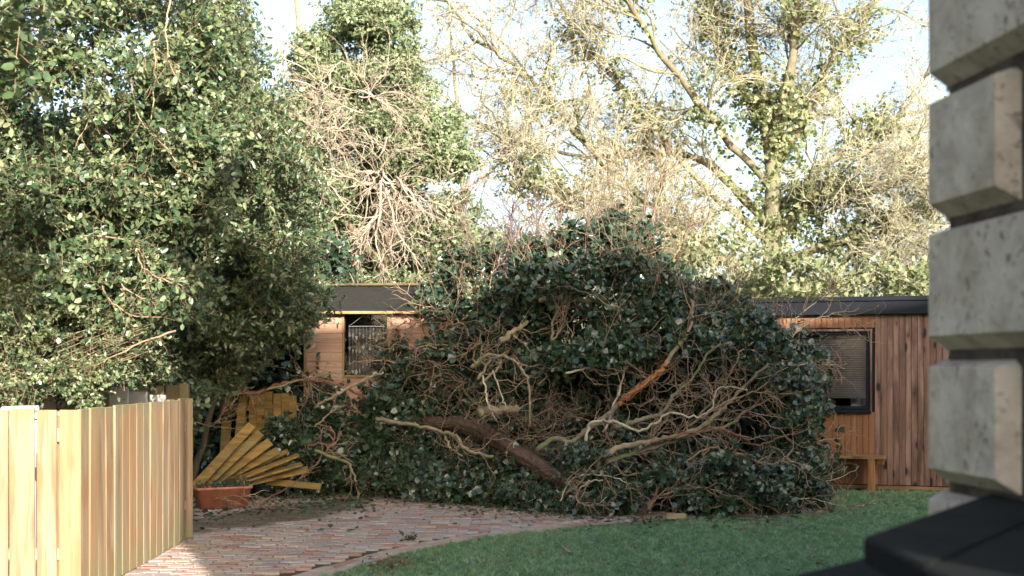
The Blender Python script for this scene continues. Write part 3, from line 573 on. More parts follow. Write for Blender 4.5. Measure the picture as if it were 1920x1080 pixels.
# ---------------------------------------------------------------- vegetation helpers
def in_blobs(blobs, n, inner=.35):
    """n points spread in blobs [(x,y,z,rx,ry,rz)], denser near their skin; returns points and outward directions"""
    B = np.array(blobs, float); w = (B[:, 3]*B[:, 4]+B[:, 4]*B[:, 5]+B[:, 3]*B[:, 5]); i = R.choice(len(B), n, p=w/w.sum())
    d = norm(R.normal(0, 1, (n, 3))); r = np.maximum(R.uniform(inner**3, 1, n)**(1/3), .1)*R.normal(1, .08, n)
    return B[i, :3]+d*r[:, None]*B[i, 3:6], norm(d)
def see_fence(p):
    px = 960+p[:, 0]/p[:, 1]*F; py = YH-(p[:, 2]-H)/p[:, 1]*F
    return ~((px > 192-(py-712)*.3) & (px < 372) & (py > 712) & (p[:, 1] < 13.5))
def foliage(parent, blobs, n, tl, K, size, leafm, twigm, shape='lance', wig=.25, up=.5, bias=(0, 0, .05), tr=.003, inner=.35, npts=5, zmin=.03, name='crown', tname='twigs', spread=.9, ok=None, sides=3):
    p, d = in_blobs(blobs, n, inner); k = p[:, 2] > zmin
    k &= see_fence(p)
    if ok is not None: k &= ok(p)
    p, d = p[k], d[k]
    dd = norm(d*.8+R.normal(0, .6, d.shape)+np.array([0, 0, .2])); P = walk(p-dd*tl*.5, dd, tl*R.uniform(.5, 1.3, len(p)), npts, wig, bias)
    P[:, :, 2] = np.maximum(P[:, :, 2], zmin)
    mb = MB(); leaf_on(mb, P, K, size, shape, up, out=d, spread=spread); mb.build(name, leafm, parent, True)
    mt = MB(); tubes(mt, P, tr, tr*.5, sides); mt.build(tname, twigm, parent, True)
    return P
def limbs(parent, spec, mat, name='trunk', sides=8, wob=.01, knob=.05):
    """spec: list of (points, r0, r1); returns smooth paths"""
    mb = MB(); out = []
    for pts, r0, r1 in spec:
        P = smooth_path(pts, (len(pts)-1)*6+1, wob); out.append(P); tubes(mb, P, r0, r1, sides, knob=knob)
    mb.build(name, mat, parent, True); return out
def resample(P, n):
    t = np.linspace(0, len(P)-1, n); return np.stack([np.interp(t, np.arange(len(P)), P[:, k]) for k in range(3)], 1)
# ---------------------------------------------------------------- left shrubs
def blob_cloud(outline, n, r, seed=0):
    """outline: px polygon rows [(py, px_left, px_right, Ynear, Yfar)]"""
    O = np.array(outline, float); out = []; w = np.interp(np.linspace(O[0, 0], O[-1, 0], 200), O[:, 0], O[:, 2]-O[:, 1]); cw = np.cumsum(w)/w.sum()
    for k in range(n):
        py = np.interp(R.random(), cw, np.linspace(O[0, 0], O[-1, 0], 200)); a, b_, y0, y1 = [np.interp(py, O[:, 0], O[:, j]) for j in (1, 2, 3, 4)]
        Y = R.uniform(y0, y1); px = R.uniform(a, b_); rr = r*R.uniform(.6, 1.3); q = at(px, py, Y); out.append((*q, rr*1.1, rr, rr*.85))
    return out
# A: tall privet left
sa = thing('privet_shrub', 'tall glossy leaved privet shrub above the picket fence, sunlit at the top left', 'shrub', (-4.4, 11.6, 0))
sa.location = (0, 0, 0)
bl = blob_cloud([(-260, -160, 300, 10.6, 12.6), (0, -140, 400, 10.6, 12.8), (150, -140, 440, 10.8, 12.6), (350, -140, 400, 11, 13), (560, -140, 340, 11.4, 13.2), (700, -140, 330, 11.8, 13.2)], 90, .36)
bl += [(*at(x_, y_, R.uniform(10.8, 11.6)), .34, .3, .3) for x_, y_ in zip(R.uniform(90, 400, 20), R.uniform(270, 560, 20))]
PA = foliage(sa, bl, 7600, .32, 12, .056, M['privet'], M['twig_tan'], 'oval', wig=.22, tr=.003, ok=lambda p: (p[:, 1] > 10.2))
limbs(sa, [([(-4.5, 12.9, 0), (-4.45, 12.9, 1.2), (-4.3, 12.7, 2.6), (-4.1, 12.4, 4.6)], .06, .02), ([(-4.45, 12.9, 0), (-4.8, 12.9, 1.4), (-5, 12.6, 3), (-5.2, 12.4, 4.8)], .05, .015), ([(-4.4, 12.9, 0), (-3.9, 13, 1.5), (-3.6, 12.7, 3), (-3.3, 12.4, 4.4)], .045, .012)], M['bark'])
mt = MB(); SHOOT = []
for pts in ([(165, 470), (185, 510), (205, 560), (245, 590), (300, 595)], [(255, 470), (275, 510), (325, 530), (360, 540)], [(150, 442), (230, 448), (270, 460)], [(60, 70), (100, 40), (120, 0)], [(320, 0), (310, 70), (325, 140)], [(200, 120), (185, 190), (140, 280)], [(285, 60), (292, 130), (282, 240)], [(245, 150), (262, 220), (330, 300)], [(0, 770-170), (80, 560), (190, 520)], [(210, 490), (235, 540), (290, 570)], [(330, 620), (250, 650), (170, 690)]):
    mt = MB(); P = smooth_path([at(x, y, 10.9-i*.05) for i, (x, y) in enumerate(pts)], None, .006); tubes(mt, P, .009, .004, 6, knob=.05); c, _, _ = spawn(P[None], 12, .3, 6, .2, .7); tubes(mt, c, .003, .0015, 3); SHOOT.append(c); mt.build('branch', M['twig_tan'], sa, True)
mb = MB(); leaf_on(mb, np.concatenate(SHOOT), 6, .055, 'oval', .6); mb.build('crown', M['privet'], sa, True)
# near overhanging spray, top left
sn = thing('privet_shrub', 'nearer privet sprays with large blurred leaves in the top left corner', 'shrub', (0, 0, 0))
bl = blob_cloud([(-160, -200, 60, 7.0, 8.2), (0, -200, 90, 7.0, 8.2), (120, -200, 120, 7.0, 8.2), (210, -200, 60, 7.0, 8.2)], 24, .18)
foliage(sn, bl, 300, .32, 10, .078, M['privet_bright'], M['twig_tan'], 'oval', wig=.15, up=.8, tr=.004, bias=(.06, 0, -.03))
limbs(sn, [([(-4.3, 9.2, 0), (-4.2, 9.0, 1.8), (-3.7, 8.4, 3.4), (-3.2, 7.8, 4.2)], .035, .01), ([(-4.2, 9.0, 1.8), (-3.8, 8.4, 2.6), (-3.1, 7.8, 3.1)], .02, .006)], M['bark_pale'])
# B: darker shrub, shaded
sb = thing('laurel_shrub', 'dark green laurel shrub with arching leafy sprays, between privet and playhouse', 'shrub', (0, 0, 0))
bl = blob_cloud([(-10, 330, 400, 13.6, 15), (90, 320, 480, 13.6, 15.2), (160, 310, 500, 13.4, 15.4), (250, 320, 520, 13.4, 15.4), (320, 330, 560, 13.6, 15.5), (420, 340, 570, 13.8, 15.6), (560, 350, 590, 14.2, 15.8), (640, 350, 540, 14.8, 16.2), (740, 350, 430, 15.2, 16.4)], 100, .34)
PB = foliage(sb, bl, 7000, .34, 11, .066, M['privet'], M['twig_tan'], 'lance', wig=.15, up=.7, tr=.0035, bias=(.05, 0, -.02))
limbs(sb, [([(-3.9, 15.4, 0), (-3.8, 15.2, 1.5), (-3.5, 15, 3), (-3.3, 14.8, 4.6)], .06, .02), ([(-3.9, 15.4, 0), (-3.5, 15.3, 1.4), (-3.0, 15, 2.6), (-2.7, 14.8, 3.4)], .045, .012)], M['bark'])
# C: dark ivy bank behind the crushed fence and playhouse
sc_ = thing('ivy_bank', 'deep green ivy hedge in shade left of the playhouse', 'hedge', (0, 0, 0))
bl = blob_cloud([(460, 330, 610, 17.4, 18.6), (520, 330, 640, 17.4, 18.6), (600, 330, 640, 17.0, 18.2), (700, 330, 600, 16.8, 18), (900, 330, 600, 16.6, 17.6)], 130, .38)
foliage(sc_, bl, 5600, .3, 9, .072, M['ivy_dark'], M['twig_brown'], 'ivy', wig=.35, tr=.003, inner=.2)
# D: low spreading small-leaved shrub over the fence
sd_ = thing('cotoneaster_shrub', 'low arching small leaved shrub spilling over the picket fence', 'shrub', (0, 0, 0))
bl = blob_cloud([(480, -120, 120, 10.8, 11.8), (590, -120, 200, 10.6, 11.6), (640, -120, 300, 10.6, 11.8), (700, -120, 330, 10.8, 12.2), (745, -120, 170, 10.4, 11.6)], 70, .24)
foliage(sd_, bl, 4600, .3, 13, .036, M['privet'], M['twig_tan'], 'oval', wig=.2, tr=.0028, bias=(.06, -.04, .03))
mt = MB(); P = np.stack([smooth_path([at(a, b_, 11.2), at(a+90, b_-50, 11.0), at(a+200, b_-95, 10.9)], 8) for a, b_ in zip(R.uniform(-40, 120, 14), R.uniform(690, 760, 14))]); 
for q in P: mt = MB(); tubes(mt, q, .006, .002, 4); mt.build('branch', M['twig_tan'], sd_, True)
# second dark shrub filling below the privet
se = thing('privet_shrub', 'shaded privet thicket at the far left behind the storage box', 'shrub', (0, 0, 0))
bl = blob_cloud([(250, -160, 330, 13.4, 14.8), (450, -160, 350, 13.4, 14.8), (700, -160, 350, 13.6, 14.8), (800, -160, 350, 13.6, 14.6)], 130, .44)
bl += [(*at(x_, y_, R.uniform(14.2, 15.2)), .5, .4, .45) for x_ in range(-120, 400, 52) for y_ in range(270, 640, 48)]
foliage(se, bl, 9500, .36, 9, .07, M['privet'], M['twig_brown'], 'oval', wig=.25, tr=.0035)
# ---------------------------------------------------------------- ivy clad tree, centre left
it = thing('ivy_clad_tree', 'pointed ivy covered tree with pale tangled dead stems, behind the playhouse', 'tree', (0, 0, 0))
TY = 22.
tr_ = limbs(it, [([at(735, 860, TY), at(730, 560, TY), at(720, 330, TY-.3), at(700, 120, TY), at(690, -60, TY)], .28, .05), ([at(730, 520, TY-.3), at(650, 420, TY-.8), at(585, 380, TY-1.1)], .09, .04), ([at(725, 420, TY-.4), at(800, 300, TY-.6), at(860, 180, TY)], .08, .02)], M['bark_pale'])
bl = blob_cloud([(-40, 640, 710, TY-.5, TY+.5), (10, 640, 740, TY-.7, TY+.6), (100, 560, 790, TY-1, TY+.8), (200, 540, 835, TY-1.2, TY+1), (300, 520, 890, TY-1.4, TY+1), (400, 520, 910, TY-1.4, TY+1), (520, 560, 920, TY-1.4, TY+1), (620, 560, 960, TY-1.2, TY+1)], 190, .38)
bl += [(*at(x_, y_, TY+.9), .5, .3, .5) for x_ in range(600, 800, 40) for y_ in range(320, 560, 40)]
# hollow under the dead stems
bl = [b_ for b_ in bl if not (abs((b_[0]/b_[1]*F+960)-690) < 70 and abs((H-b_[2])/b_[1]*F+YH-430) < 75 and b_[1] < TY+.3)]
foliage(it, bl, 16000, .32, 10, .055, M['ivy_sun'], M['twig_beige'], 'ivy', wig=.3, tr=.004, inner=.3, bias=(0, 0, -.05))
mt = MB()
def burst(c, Y, n, L, down, spread, r, wig=.28, npt=9, mt=mt):
    q = at(*c, Y); d = norm(R.normal(0, 1, (n, 3))*np.array([spread, .5, .7])+np.array(down)); P = walk(np.tile(q, (n, 1))+R.normal(0, .12, (n, 3)), d, L*R.uniform(.5, 1.2, n), npt, wig, (0, -.02, -.06)); tubes(mt, P, r, r*.4, 4)
    c1, i1, _ = spawn(P, 9, L*.5, 7, wig, .6, bias=(0, 0, -.04)); tubes(mt, c1, r*.42, r*.2, 3); c2, _, _ = spawn(c1, 4, L*.25, 5, wig, .6); tubes(mt, c2, r*.24, r*.14, 3); return P
burst((722, 345), TY-1.5, 11, 1.5, (0.1, -.3, -.9), 1.0, .022)
burst((690, 330), TY-1.3, 6, 1.3, (-.7, -.4, -.1), .8, .018)
burst((640, 240), TY-1.4, 8, 1.2, (-.3, -.3, .2), 1.2, .014)
burst((590, 290), TY-1.2, 6, 1.2, (.2, -.2, .1), 1.2, .013)
burst((680, 200), TY-1.5, 8, 1.3, (.2, -.3, .4), 1.2, .013)
burst((840, 330), TY-1.3, 5, 1.1, (.4, -.3, -.1), 1.1, .012)
burst((600, 170), TY-1.2, 6, 1.2, (-.1, -.3, .5), 1.2, .012)
mt.build('dead_stems', M['twig_pink'], it, True)
# bare twiggy trees against the sky
def bare_tree(name, label, spec, k1, L1, k2, L2, r, mat, twm, up=(0, 0, .06), k3=0, L3=.3, group=None, wig=.16, twr=1.0):
    o = thing(name, label, 'tree', (0, 0, 0), group=group); Ps = limbs(o, spec, mat); mt = MB()
    P = np.stack([resample(p, 14) for p in Ps]); c1, i1, t1 = spawn(P, k1, L1, 9, wig, .75, t0=.15, bias=up); tubes(mt, c1, r, r*.35, 5, knob=.06); c2, _, _ = spawn(c1, k2, L2, 7, wig*1.2, .7, bias=up); tubes(mt, c2, r*.42*twr, r*.2*twr, 4)
    if k3: c3, _, _ = spawn(c2, k3, L3, 6, wig*1.3, .7, bias=up); tubes(mt, c3, r*.22*twr, r*.12*twr, 3)
    mt.build('branches', twm, o, True); return o, c1, c2
bare_tree('bare_tree', 'thin leafless tree with pinkish twigs, left of the gap of open sky', [([at(860, 640, 27), at(865, 350, 27), at(850, 120, 27), at(830, -80, 27)], .06, .015), ([at(862, 420, 27), at(900, 220, 27), at(930, 60, 27)], .04, .01)], 9, 1.5, 6, .7, .012, M['bark_pale'], M['twig_pink'], k3=4, L3=.4)
bare_tree('bare_tree', 'faint leafless tree against sky above the laurel', [([at(560, 640, 30), at(570, 300, 30), at(560, 60, 30), at(540, -120, 30)], .1, .03), ([at(565, 250, 30), at(620, 80, 30), at(650, -60, 30)], .05, .012)], 14, 1.8, 7, .8, .016, M['bark_pale'], M['twig_pink'], k3=4, L3=.45)
# ---------------------------------------------------------------- the great spreading tree on the right
gt = thing('spreading_tree', 'huge sunlit leafless tree with ivy on its limbs, spreading above the studio', 'tree', (0, 0, 0))
GY = 28.
def gl(pts, y0=0, y1=0): n = len(pts); return [at(x, y, GY+y0+(y1-y0)*i/(n-1)) for i, (x, y) in enumerate(pts)]
trunk = [(gl([(1440, 770), (1442, 600), (1448, 450), (1445, 300), (1420, 150), (1400, 0), (1385, -160)]), .24, .07)]
big = [(gl([(1442, 560), (1335, 470), (1210, 380), (1095, 262), (1020, 170), (950, 115), (880, 60), (840, 0)], 0, -1.5), .08, .03),
       (gl([(1442, 450), (1310, 335), (1205, 215), (1120, 110), (1055, 20), (1010, -80)], 0, 1), .08, .04), (gl([(1440, 350), (1340, 230), (1245, 110), (1180, 0), (1130, -100)], 0, -2), .08, .05),
       (gl([(1440, 540), (1290, 450), (1130, 378), (1010, 345), (960, 300), (948, 230)], 0, -2), .11, .02), (gl([(1435, 420), (1320, 300), (1200, 285), (1080, 290), (960, 262)], 0, 2), .11, .02),
       (gl([(1448, 450), (1500, 395), (1545, 352), (1600, 358), (1665, 348), (1745, 300), (1820, 260)], 0, -1.5), .15, .05), (gl([(1446, 500), (1560, 458), (1650, 430), (1740, 385), (1830, 370)], 0, -1), .12, .04),
       (gl([(1446, 320), (1520, 200), (1560, 110), (1630, 20), (1680, -90)], 0, 1), .14, .04), (gl([(1444, 280), (1480, 150), (1500, 0), (1520, -120)], 0, -1.5), .14, .05), (gl([(1430, 220), (1350, 100), (1330, -40), (1300, -160)], 0, 1.5), .13, .05),
       (gl([(1446, 400), (1560, 300), (1650, 230), (1760, 200)], 0, 1.5), .10, .03), (gl([(1440, 600), (1300, 560), (1200, 480), (1140, 440)], 0, -2), .10, .03), (gl([(1446, 560), (1580, 530), (1700, 505), (1800, 500)], 0, -1.5), .09, .03)]
limbs(gt, trunk, M['bark_olive'], 'trunk', 10)
GP = []
for sp in big: GP += limbs(gt, [sp], M['bark_olive'], 'limb', 8, .03, .08)
mt = MB(); P = np.stack([resample(p, 24) for p in GP])
c1, i1, t1 = spawn(P, 20, 2.1, 10, .2, .75, t0=.12, bias=(0, 0, .03)); tubes(mt, c1, .026, .010, 5, knob=.08)
mt.build('branches', M['bark_olive'], gt, True); mt = MB()
c2, _, _ = spawn(c1, 9, 1.0, 8, .24, .75, bias=(0, 0, .02)); tubes(mt, c2, .010, .005, 4)
c3, _, _ = spawn(c2, 10, .5, 6, .28, .7); tubes(mt, c3, .005, .0032, 3)
mt.build('twigs', M['twig_beige'], gt, True)
# ivy along limbs
mb = MB(); allp = [resample(p, 40) for p in GP]+[resample(smooth_path(trunk[0][0]), 40)]
pts = np.concatenate([p[2:30] if i < len(GP) else p for i, p in enumerate(allp)]); n = 6500; i = R.integers(0, len(pts), n); d = norm(R.normal(0, 1, (n, 3)))
clump = (np.sin(pts[i, 0]*2.1+pts[i, 2]*1.3)+np.sin(pts[i, 2]*2.7+1)+R.normal(0, .6, n)) > -.35; i, d = i[clump], d[clump]
q = pts[i]+d*R.uniform(.05, .45, len(i))[:, None]; Pt = walk(q, d+np.array([0, 0, -.1]), .35, 4, .4); leaf_on(mb, Pt, 7, .085, 'ivy', .4, out=d)
sel = R.random(len(c1)) < .35; leaf_on(mb, c1[sel], 12, .085, 'ivy', .4); sel = R.random(len(c2)) < .85; leaf_on(mb, c2[sel], 11, .05, 'ivy', .4)
mb.build('ivy', M['ivy_yellow'], gt, True)
# sunlit thicket right behind the studio, and trees closing the horizon
th = thing('ivy_thicket', 'sunlit yellow green thicket rising behind the studio roof', 'hedge', (0, 0, 0))
bl = blob_cloud([(440, 1240, 1330, 23, 25), (480, 1180, 1500, 23, 25), (530, 1150, 1800, 23, 25), (640, 1100, 1850, 23, 25), (760, 1000, 1900, 23, 24.5)], 100, .4)
foliage(th, bl, 2600, .5, 8, .085, M['ivy_yellow'], M['twig_beige'], 'ivy', wig=.3, tr=.006, inner=.3)
fh = tag(thing('hedge', 'distant green hedge closing the garden behind the trees', 'hedge', (0, 0, 0)), None, None)
bl = [(x, 36+R.normal(0, .8), z, 1.3, 1, .9) for x in np.arange(-17, 19, 1.1) for z in (.6, 1.7, 2.6+R.normal(0, .3))]
foliage(fh, bl, 5200, .7, 7, .16, M['ivy_sun'], M['twig_brown'], 'ivy', wig=.3, tr=.007)
# leafless shrub rising from the heap
bs = thing('bare_shrub', 'dark purple leafless shrub stems rising behind the fallen tree', 'shrub', (0, 0, 0))
mt = MB(); n = 16; b0 = np.stack([at(x, 640, 16.6) for x in R.uniform(925, 1130, n)]); P = walk(b0, norm(np.stack([R.normal(.05, .25, n), R.normal(0, .15, n), np.ones(n)], 1)), R.uniform(1.4, 2.2, n), 10, .13, (0, 0, .05)); tubes(mt, P, .013, .005, 5)
c, _, _ = spawn(P, 12, .5, 7, .18, .55, .3, bias=(0, 0, .08)); tubes(mt, c, .005, .002, 3); cc, _, _ = spawn(c, 3, .25, 5, .2, .6, bias=(0, 0, .05)); tubes(mt, cc, .0028, .0018, 3)
mt.build('stems', M['twig_purple'], bs, True)
bt = thing('bare_sapling', 'grey leafless sapling standing up behind the heap, right of centre', 'sapling', (0, 0, 0))
Ps = limbs(bt, [([at(1120, 720, 17), at(1170, 530, 16.8), at(1196, 470, 16.8), at(1206, 400, 16.8), at(1216, 330, 16.8)], .04, .012), ([at(1196, 470, 16.8), at(1225, 400, 16.7), at(1240, 330, 16.7), at(1235, 270, 16.7)], .02, .006), ([at(1204, 440, 16.8), at(1180, 370, 16.8), at(1150, 300, 16.8)], .014, .005), ([at(1240, 560, 16.8), at(1262, 490, 16.7), at(1290, 430, 16.7), at(1300, 390, 16.7)], .02, .005)], M['bark_pale'])
mt = MB(); P = np.stack([resample(p, 12) for p in Ps]); c, _, _ = spawn(P, 14, .6, 7, .2, .7, .3, bias=(0, 0, .07)); tubes(mt, c, .006, .002, 4); cc, _, _ = spawn(c, 4, .3, 5, .2, .6); tubes(mt, cc, .003, .0018, 3); mt.build('twigs', M['twig_tan'], bt, True)
# ---------------------------------------------------------------- the fallen tree
ft = thing('fallen_tree', 'big ivy smothered tree lying fallen across the garden, snapped limbs splayed', 'fallen tree', (0, 0, 0))
def front(px): return np.interp(px, [480, 560, 750, 950, 1100, 1300, 1450, 1530], [16.2, 16.0, 15.5, 14.6, 13.9, 13.75, 13.9, 14.6])
TOP = np.array([(500, 850), (560, 790), (620, 735), (700, 720), (740, 640), (790, 580), (840, 545), (900, 520), (1000, 492), (1100, 468), (1160, 455), (1215, 485), (1290, 570), (1400, 600), (1460, 630), (1505, 700), (1515, 790), (1500, 900)], float)
def heap(n, r, d0, d1, hole=True, shell=0):
    out = []
    while len(out) < n:
        px = R.uniform(510, 1512); t_ = np.interp(px, TOP[:, 0], TOP[:, 1]); py = R.uniform(t_, 950)
        rr = r*R.uniform(.65, 1.25); fy = front(px); hgt = (950-py)/450
        if px < 790 and 540 < py < (735 if px < 735 else 640) and R.random() < .95: continue     # the playhouse stays in view
        if px < 600 and py < 800: continue
        if hole and 1070 < px < 1475 and 640+abs(px-1270)*.2 < py < 870:
            if R.random() < .6: continue
            dd = R.uniform(1.0, 2.0)
        else: dd = R.uniform(d0, d1)
        if 840 < px < 1070 and 700 < py < 880: dd += .45
        Y = fy+.25+hgt*1.0+dd+R.normal(0, .16); q = at(px, py, Y)
        q[2] = max(q[2], .1)
        out.append((*q, rr*1.1, rr*.8, rr*.85))
    return out
bl = heap(220, .22, -.15, .35)+[(*at(px_, np.interp(px_, TOP[:, 0], TOP[:, 1])-R.uniform(5, 45), front(px_)+1.5), .14, .12, .13) for px_ in R.uniform(800, 1440, 26)]
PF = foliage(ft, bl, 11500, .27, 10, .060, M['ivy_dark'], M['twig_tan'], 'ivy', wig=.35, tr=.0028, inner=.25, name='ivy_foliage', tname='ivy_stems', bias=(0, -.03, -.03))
bl = heap(160, .42, .8, 1.8)+[(*at(px_, py_, 16.2+R.uniform(0, .5)), .45, .3, .4) for px_, py_ in zip(R.uniform(1060, 1480, 50), R.uniform(640, 900, 50))]+[(*at(px_, py_, 16.0+R.uniform(0, .4)), .3, .2, .26) for px_, py_ in zip(R.uniform(690, 930, 44), R.uniform(750, 890, 44))]
for i_ in range(len(bl)): bl[i_] = (bl[i_][0], bl[i_][1], max(bl[i_][2], .15), *bl[i_][3:])
foliage(ft, bl, 6200, .35, 8, .085, M['ivy_dark'], M['twig_brown'], 'ivy', wig=.35, tr=.005, inner=.1, name='ivy_foliage', tname='ivy_stems')
# clumps spilled on the ground in front
bl = [(*at(x_, y_, 15.7+R.uniform(-.1, .5)), .2, .18, .17) for x_, y_ in zip(R.uniform(520, 650, 26), R.uniform(770, 900, 26)) if not (x_ < 590 and y_ < 800)]+[(*at(x_, y_, 15.9+R.uniform(-.1, .3)), .15, .12, .11) for x_, y_ in zip(R.uniform(600, 790, 16), R.uniform(735, 790, 16))]
for (px, py, rr) in ((1150, 945, .2), (1175, 930, .2), (1165, 960, .14), (1120, 960, .12), (1090, 955, .16), (1050, 940, .2), (1000, 935, .2), (960, 930, .2), (900, 925, .22), (850, 915, .24), (800, 905, .24), (760, 895, .24), (700, 895, .22), (650, 890, .2), (1290, 900, .24), (1340, 915, .24), (1400, 920, .26), (1440, 935, .2), (1460, 950, .14), (1360, 880, .2), (1300, 940, .16), (1400, 955, .14), (1340, 955, .12), (1490, 900, .2), (1505, 850, .2), (1500, 780, .22), (1495, 720, .2), (1450, 650, .2), (1410, 610, .2), (1110, 860, .12), (1085, 850, .1)):
    Y = front(px)+R.uniform(-.2, .0); q = at(px, py, Y); q[2] = max(q[2], .06); bl.append((*q, rr*1.2, rr, rr*.8))
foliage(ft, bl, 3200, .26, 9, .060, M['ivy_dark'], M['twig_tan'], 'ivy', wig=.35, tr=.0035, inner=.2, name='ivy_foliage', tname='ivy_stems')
BR = []
def branch(pts, y0, y1, r0, r1, mat='bark_pale', kids=8, kl=.4, name='branch', sides=8, kr=.006, kmat='twig_tan', grand=3, wob=.008):
    n = len(pts); P = smooth_path([at(x, y, y0+(y1-y0)*i/(n-1)) for i, (x, y) in enumerate(pts)], (n-1)*6+1, wob); P[:, 2] = np.maximum(P[:, 2], r0*.6+.02)
    mb = MB(); tubes(mb, P, r0, r1, sides, knob=.06, ridge=.07 if name == 'trunk' else 0); o = mb.build(name, M[mat], ft, True)
    if kids:
        mt = MB(); Pm = resample(P, 16)[None]; c, _, _ = spawn(Pm, kids, kl*1.15, 9, .24, .7, .1, bias=(0, -.02, 0)); c[:, :, 2] = np.maximum(c[:, :, 2], .03); tubes(mt, c, kr, kr*.45, 5)
        if grand: cc, _, _ = spawn(c, grand, kl*.55, 8, .34, .7); cc[:, :, 2] = np.maximum(cc[:, :, 2], .03); tubes(mt, cc, kr*.5, kr*.25, 4)
        t_ = mt.build('twigs', M[kmat], o, True)
    BR.append(P); return P
B = branch
B([(800, 790), (850, 795), (895, 806), (935, 826), (980, 856), (1040, 893), (1085, 918)], 15.8, 14.15, .075, .10, 'bark_rough', 6, .4, 'trunk', 34)
B([(1007, 844), (1040, 823), (1072, 828), (1101, 805), (1137, 780), (1160, 758)], 14.0, 14.0, .030, .028, 'bark_olive', 4, .3)
p = B([(1158, 760), (1176, 744), (1205, 721), (1237, 695), (1250, 680)], 14.0, 14.1, .027, .022, 'torn_wood', 0)
mb = MB()
for k in range(16):
    o_ = R.normal(0, .020, 3); i0 = R.integers(0, 9); i1 = R.integers(i0+8, len(p)+1); q = p[i0:max(i1, i0+6)]+o_+R.normal(0, .002, p[i0:max(i1, i0+6)].shape); tubes(mb, q, R.uniform(.004, .011), .001, 5, knob=.15)
mb.build('splinters', M['torn_wood'], ft)
B([(1248, 683), (1262, 660), (1285, 630), (1298, 600), (1296, 560)], 14.1, 14.5, .028, .012, 'bark_pale', 9, .45)
B([(1098, 828), (1105, 799), (1137, 789), (1166, 796), (1202, 809), (1234, 789), (1254, 775), (1300, 782), (1333, 767), (1346, 729), (1400, 729)], 13.75, 14.0, .018, .008, 'twig_beige', 10, .4)
B([(1130, 857), (1163, 838), (1221, 827), (1270, 818), (1317, 800), (1346, 775), (1383, 737), (1420, 700), (1458, 662)], 13.7, 14.3, .036, .014, 'bark_pale', 16, .5)
B([(1135, 868), (1180, 852), (1250, 832), (1310, 812), (1370, 795), (1400, 770), (1440, 750)], 13.8, 14.2, .028, .01, 'bark_olive', 12, .5)
B([(1221, 829), (1271, 817), (1342, 804), (1383, 817), (1417, 833), (1462, 821), (1496, 808)], 13.6, 14.1, .014, .006, 'bark_red', 8, .35)
B([(1150, 800), (1173, 796), (1205, 786), (1240, 776), (1260, 747), (1280, 725), (1305, 700), (1330, 660), (1370, 640)], 13.95, 14.3, .03, .01, 'bark_olive', 14, .5)
B([(1060, 700), (1110, 690), (1160, 700), (1200, 660), (1220, 600)], 14.4, 14.9, .014, .006, 'twig_beige', 10, .4)
B([(1130, 810), (1160, 740), (1170, 690), (1175, 640), (1160, 590)], 14.1, 14.8, .012, .005, 'twig_beige', 10, .4)
B([(1310, 780), (1360, 720), (1390, 660), (1440, 620)], 14.2, 14.6, .014, .006, 'twig_tan', 14, .45)
B([(1290, 800), (1350, 760), (1410, 735), (1470, 740)], 14.0, 14.2, .012, .005, 'twig_tan', 14, .4)
B([(1280, 870), (1330, 840), (1380, 850), (1440, 870), (1480, 860)], 13.7, 13.9, .012, .005, 'twig_tan', 16, .4)
B([(1215, 955), (1230, 925), (1260, 885), (1300, 860)], 13.5, 13.8, .018, .01, 'bark_red', 8, .35)
B([(1240, 930), (1300, 915), (1360, 925), (1430, 950)], 13.5, 13.6, .010, .005, 'twig_tan', 16, .35)
B([(1130, 900), (1100, 905), (1080, 935), (1110, 950), (1140, 930)], 13.55, 13.6, .010, .004, 'twig_beige', 14, .3)
B([(1050, 940), (1070, 900), (1110, 890), (1160, 900), (1190, 920)], 13.6, 13.6, .008, .004, 'twig_beige', 14, .3)
B([(885, 690), (895, 680), (913, 666), (943, 668), (968, 679), (985, 702), (991, 728), (992, 800)], 14.7, 14.6, .026, .010, 'bark_pale', 8, .35)
B([(894, 711), (910, 692), (923, 669)], 14.7, 14.7, .018, .016, 'bark_pale', 3, .3)
B([(900, 720), (930, 695), (943, 670)], 14.65, 14.7, .017, .014, 'bark_pale', 3, .3)
B([(905, 705), (910, 735), (918, 765), (930, 788)], 14.6, 14.5, .012, .008, 'twig_beige', 4, .3)
B([(924, 695), (932, 720), (942, 745), (950, 765)], 14.6, 14.5, .010, .006, 'twig_beige', 4, .3)
B([(705, 785), (745, 793), (800, 802), (832, 812), (855, 818), (871, 841), (897, 851), (925, 858)], 15.2, 14.4, .024, .018, 'bark_pale', 6, .35)
B([(832, 812), (842, 835), (865, 857)], 14.9, 14.6, .014, .008, 'bark_pale', 3, .3)
B([(898, 776), (930, 771), (970, 765)], 14.6, 14.65, .055, .045, 'bark_pale', 5, .35, wob=.012)
B([(1010, 563), (1050, 559), (1090, 563), (1130, 567)], 15.1, 15.2, .032, .022, 'bark_pale', 5, .35)
B([(938, 640), (965, 620), (988, 603)], 15.0, 15.2, .034, .028, 'bark_pale', 4, .35)
B([(1035, 640), (1037, 600), (1060, 580)], 14.9, 15.0, .018, .01, 'bark_olive', 8, .35)
B([(1035, 640), (1055, 610), (1065, 575)], 14.9, 15.0, .014, .008, 'bark_olive', 8, .35)
B([(415, 775), (428, 748), (440, 736), (480, 737), (520, 722), (560, 714), (620, 718), (690, 745)], 15.3, 15.6, .030, .014, 'bark_red', 7, .4)
B([(500, 731), (560, 712), (605, 703), (650, 697)], 15.4, 15.6, .014, .007, 'bark_pale', 4, .3)
B([(452, 740), (450, 690), (480, 660), (515, 625)], 15.4, 15.9, .010, .004, 'twig_brown', 12, .5)
B([(515, 625), (545, 650), (560, 690), (580, 720)], 15.8, 15.6, .007, .003, 'twig_brown', 14, .45)
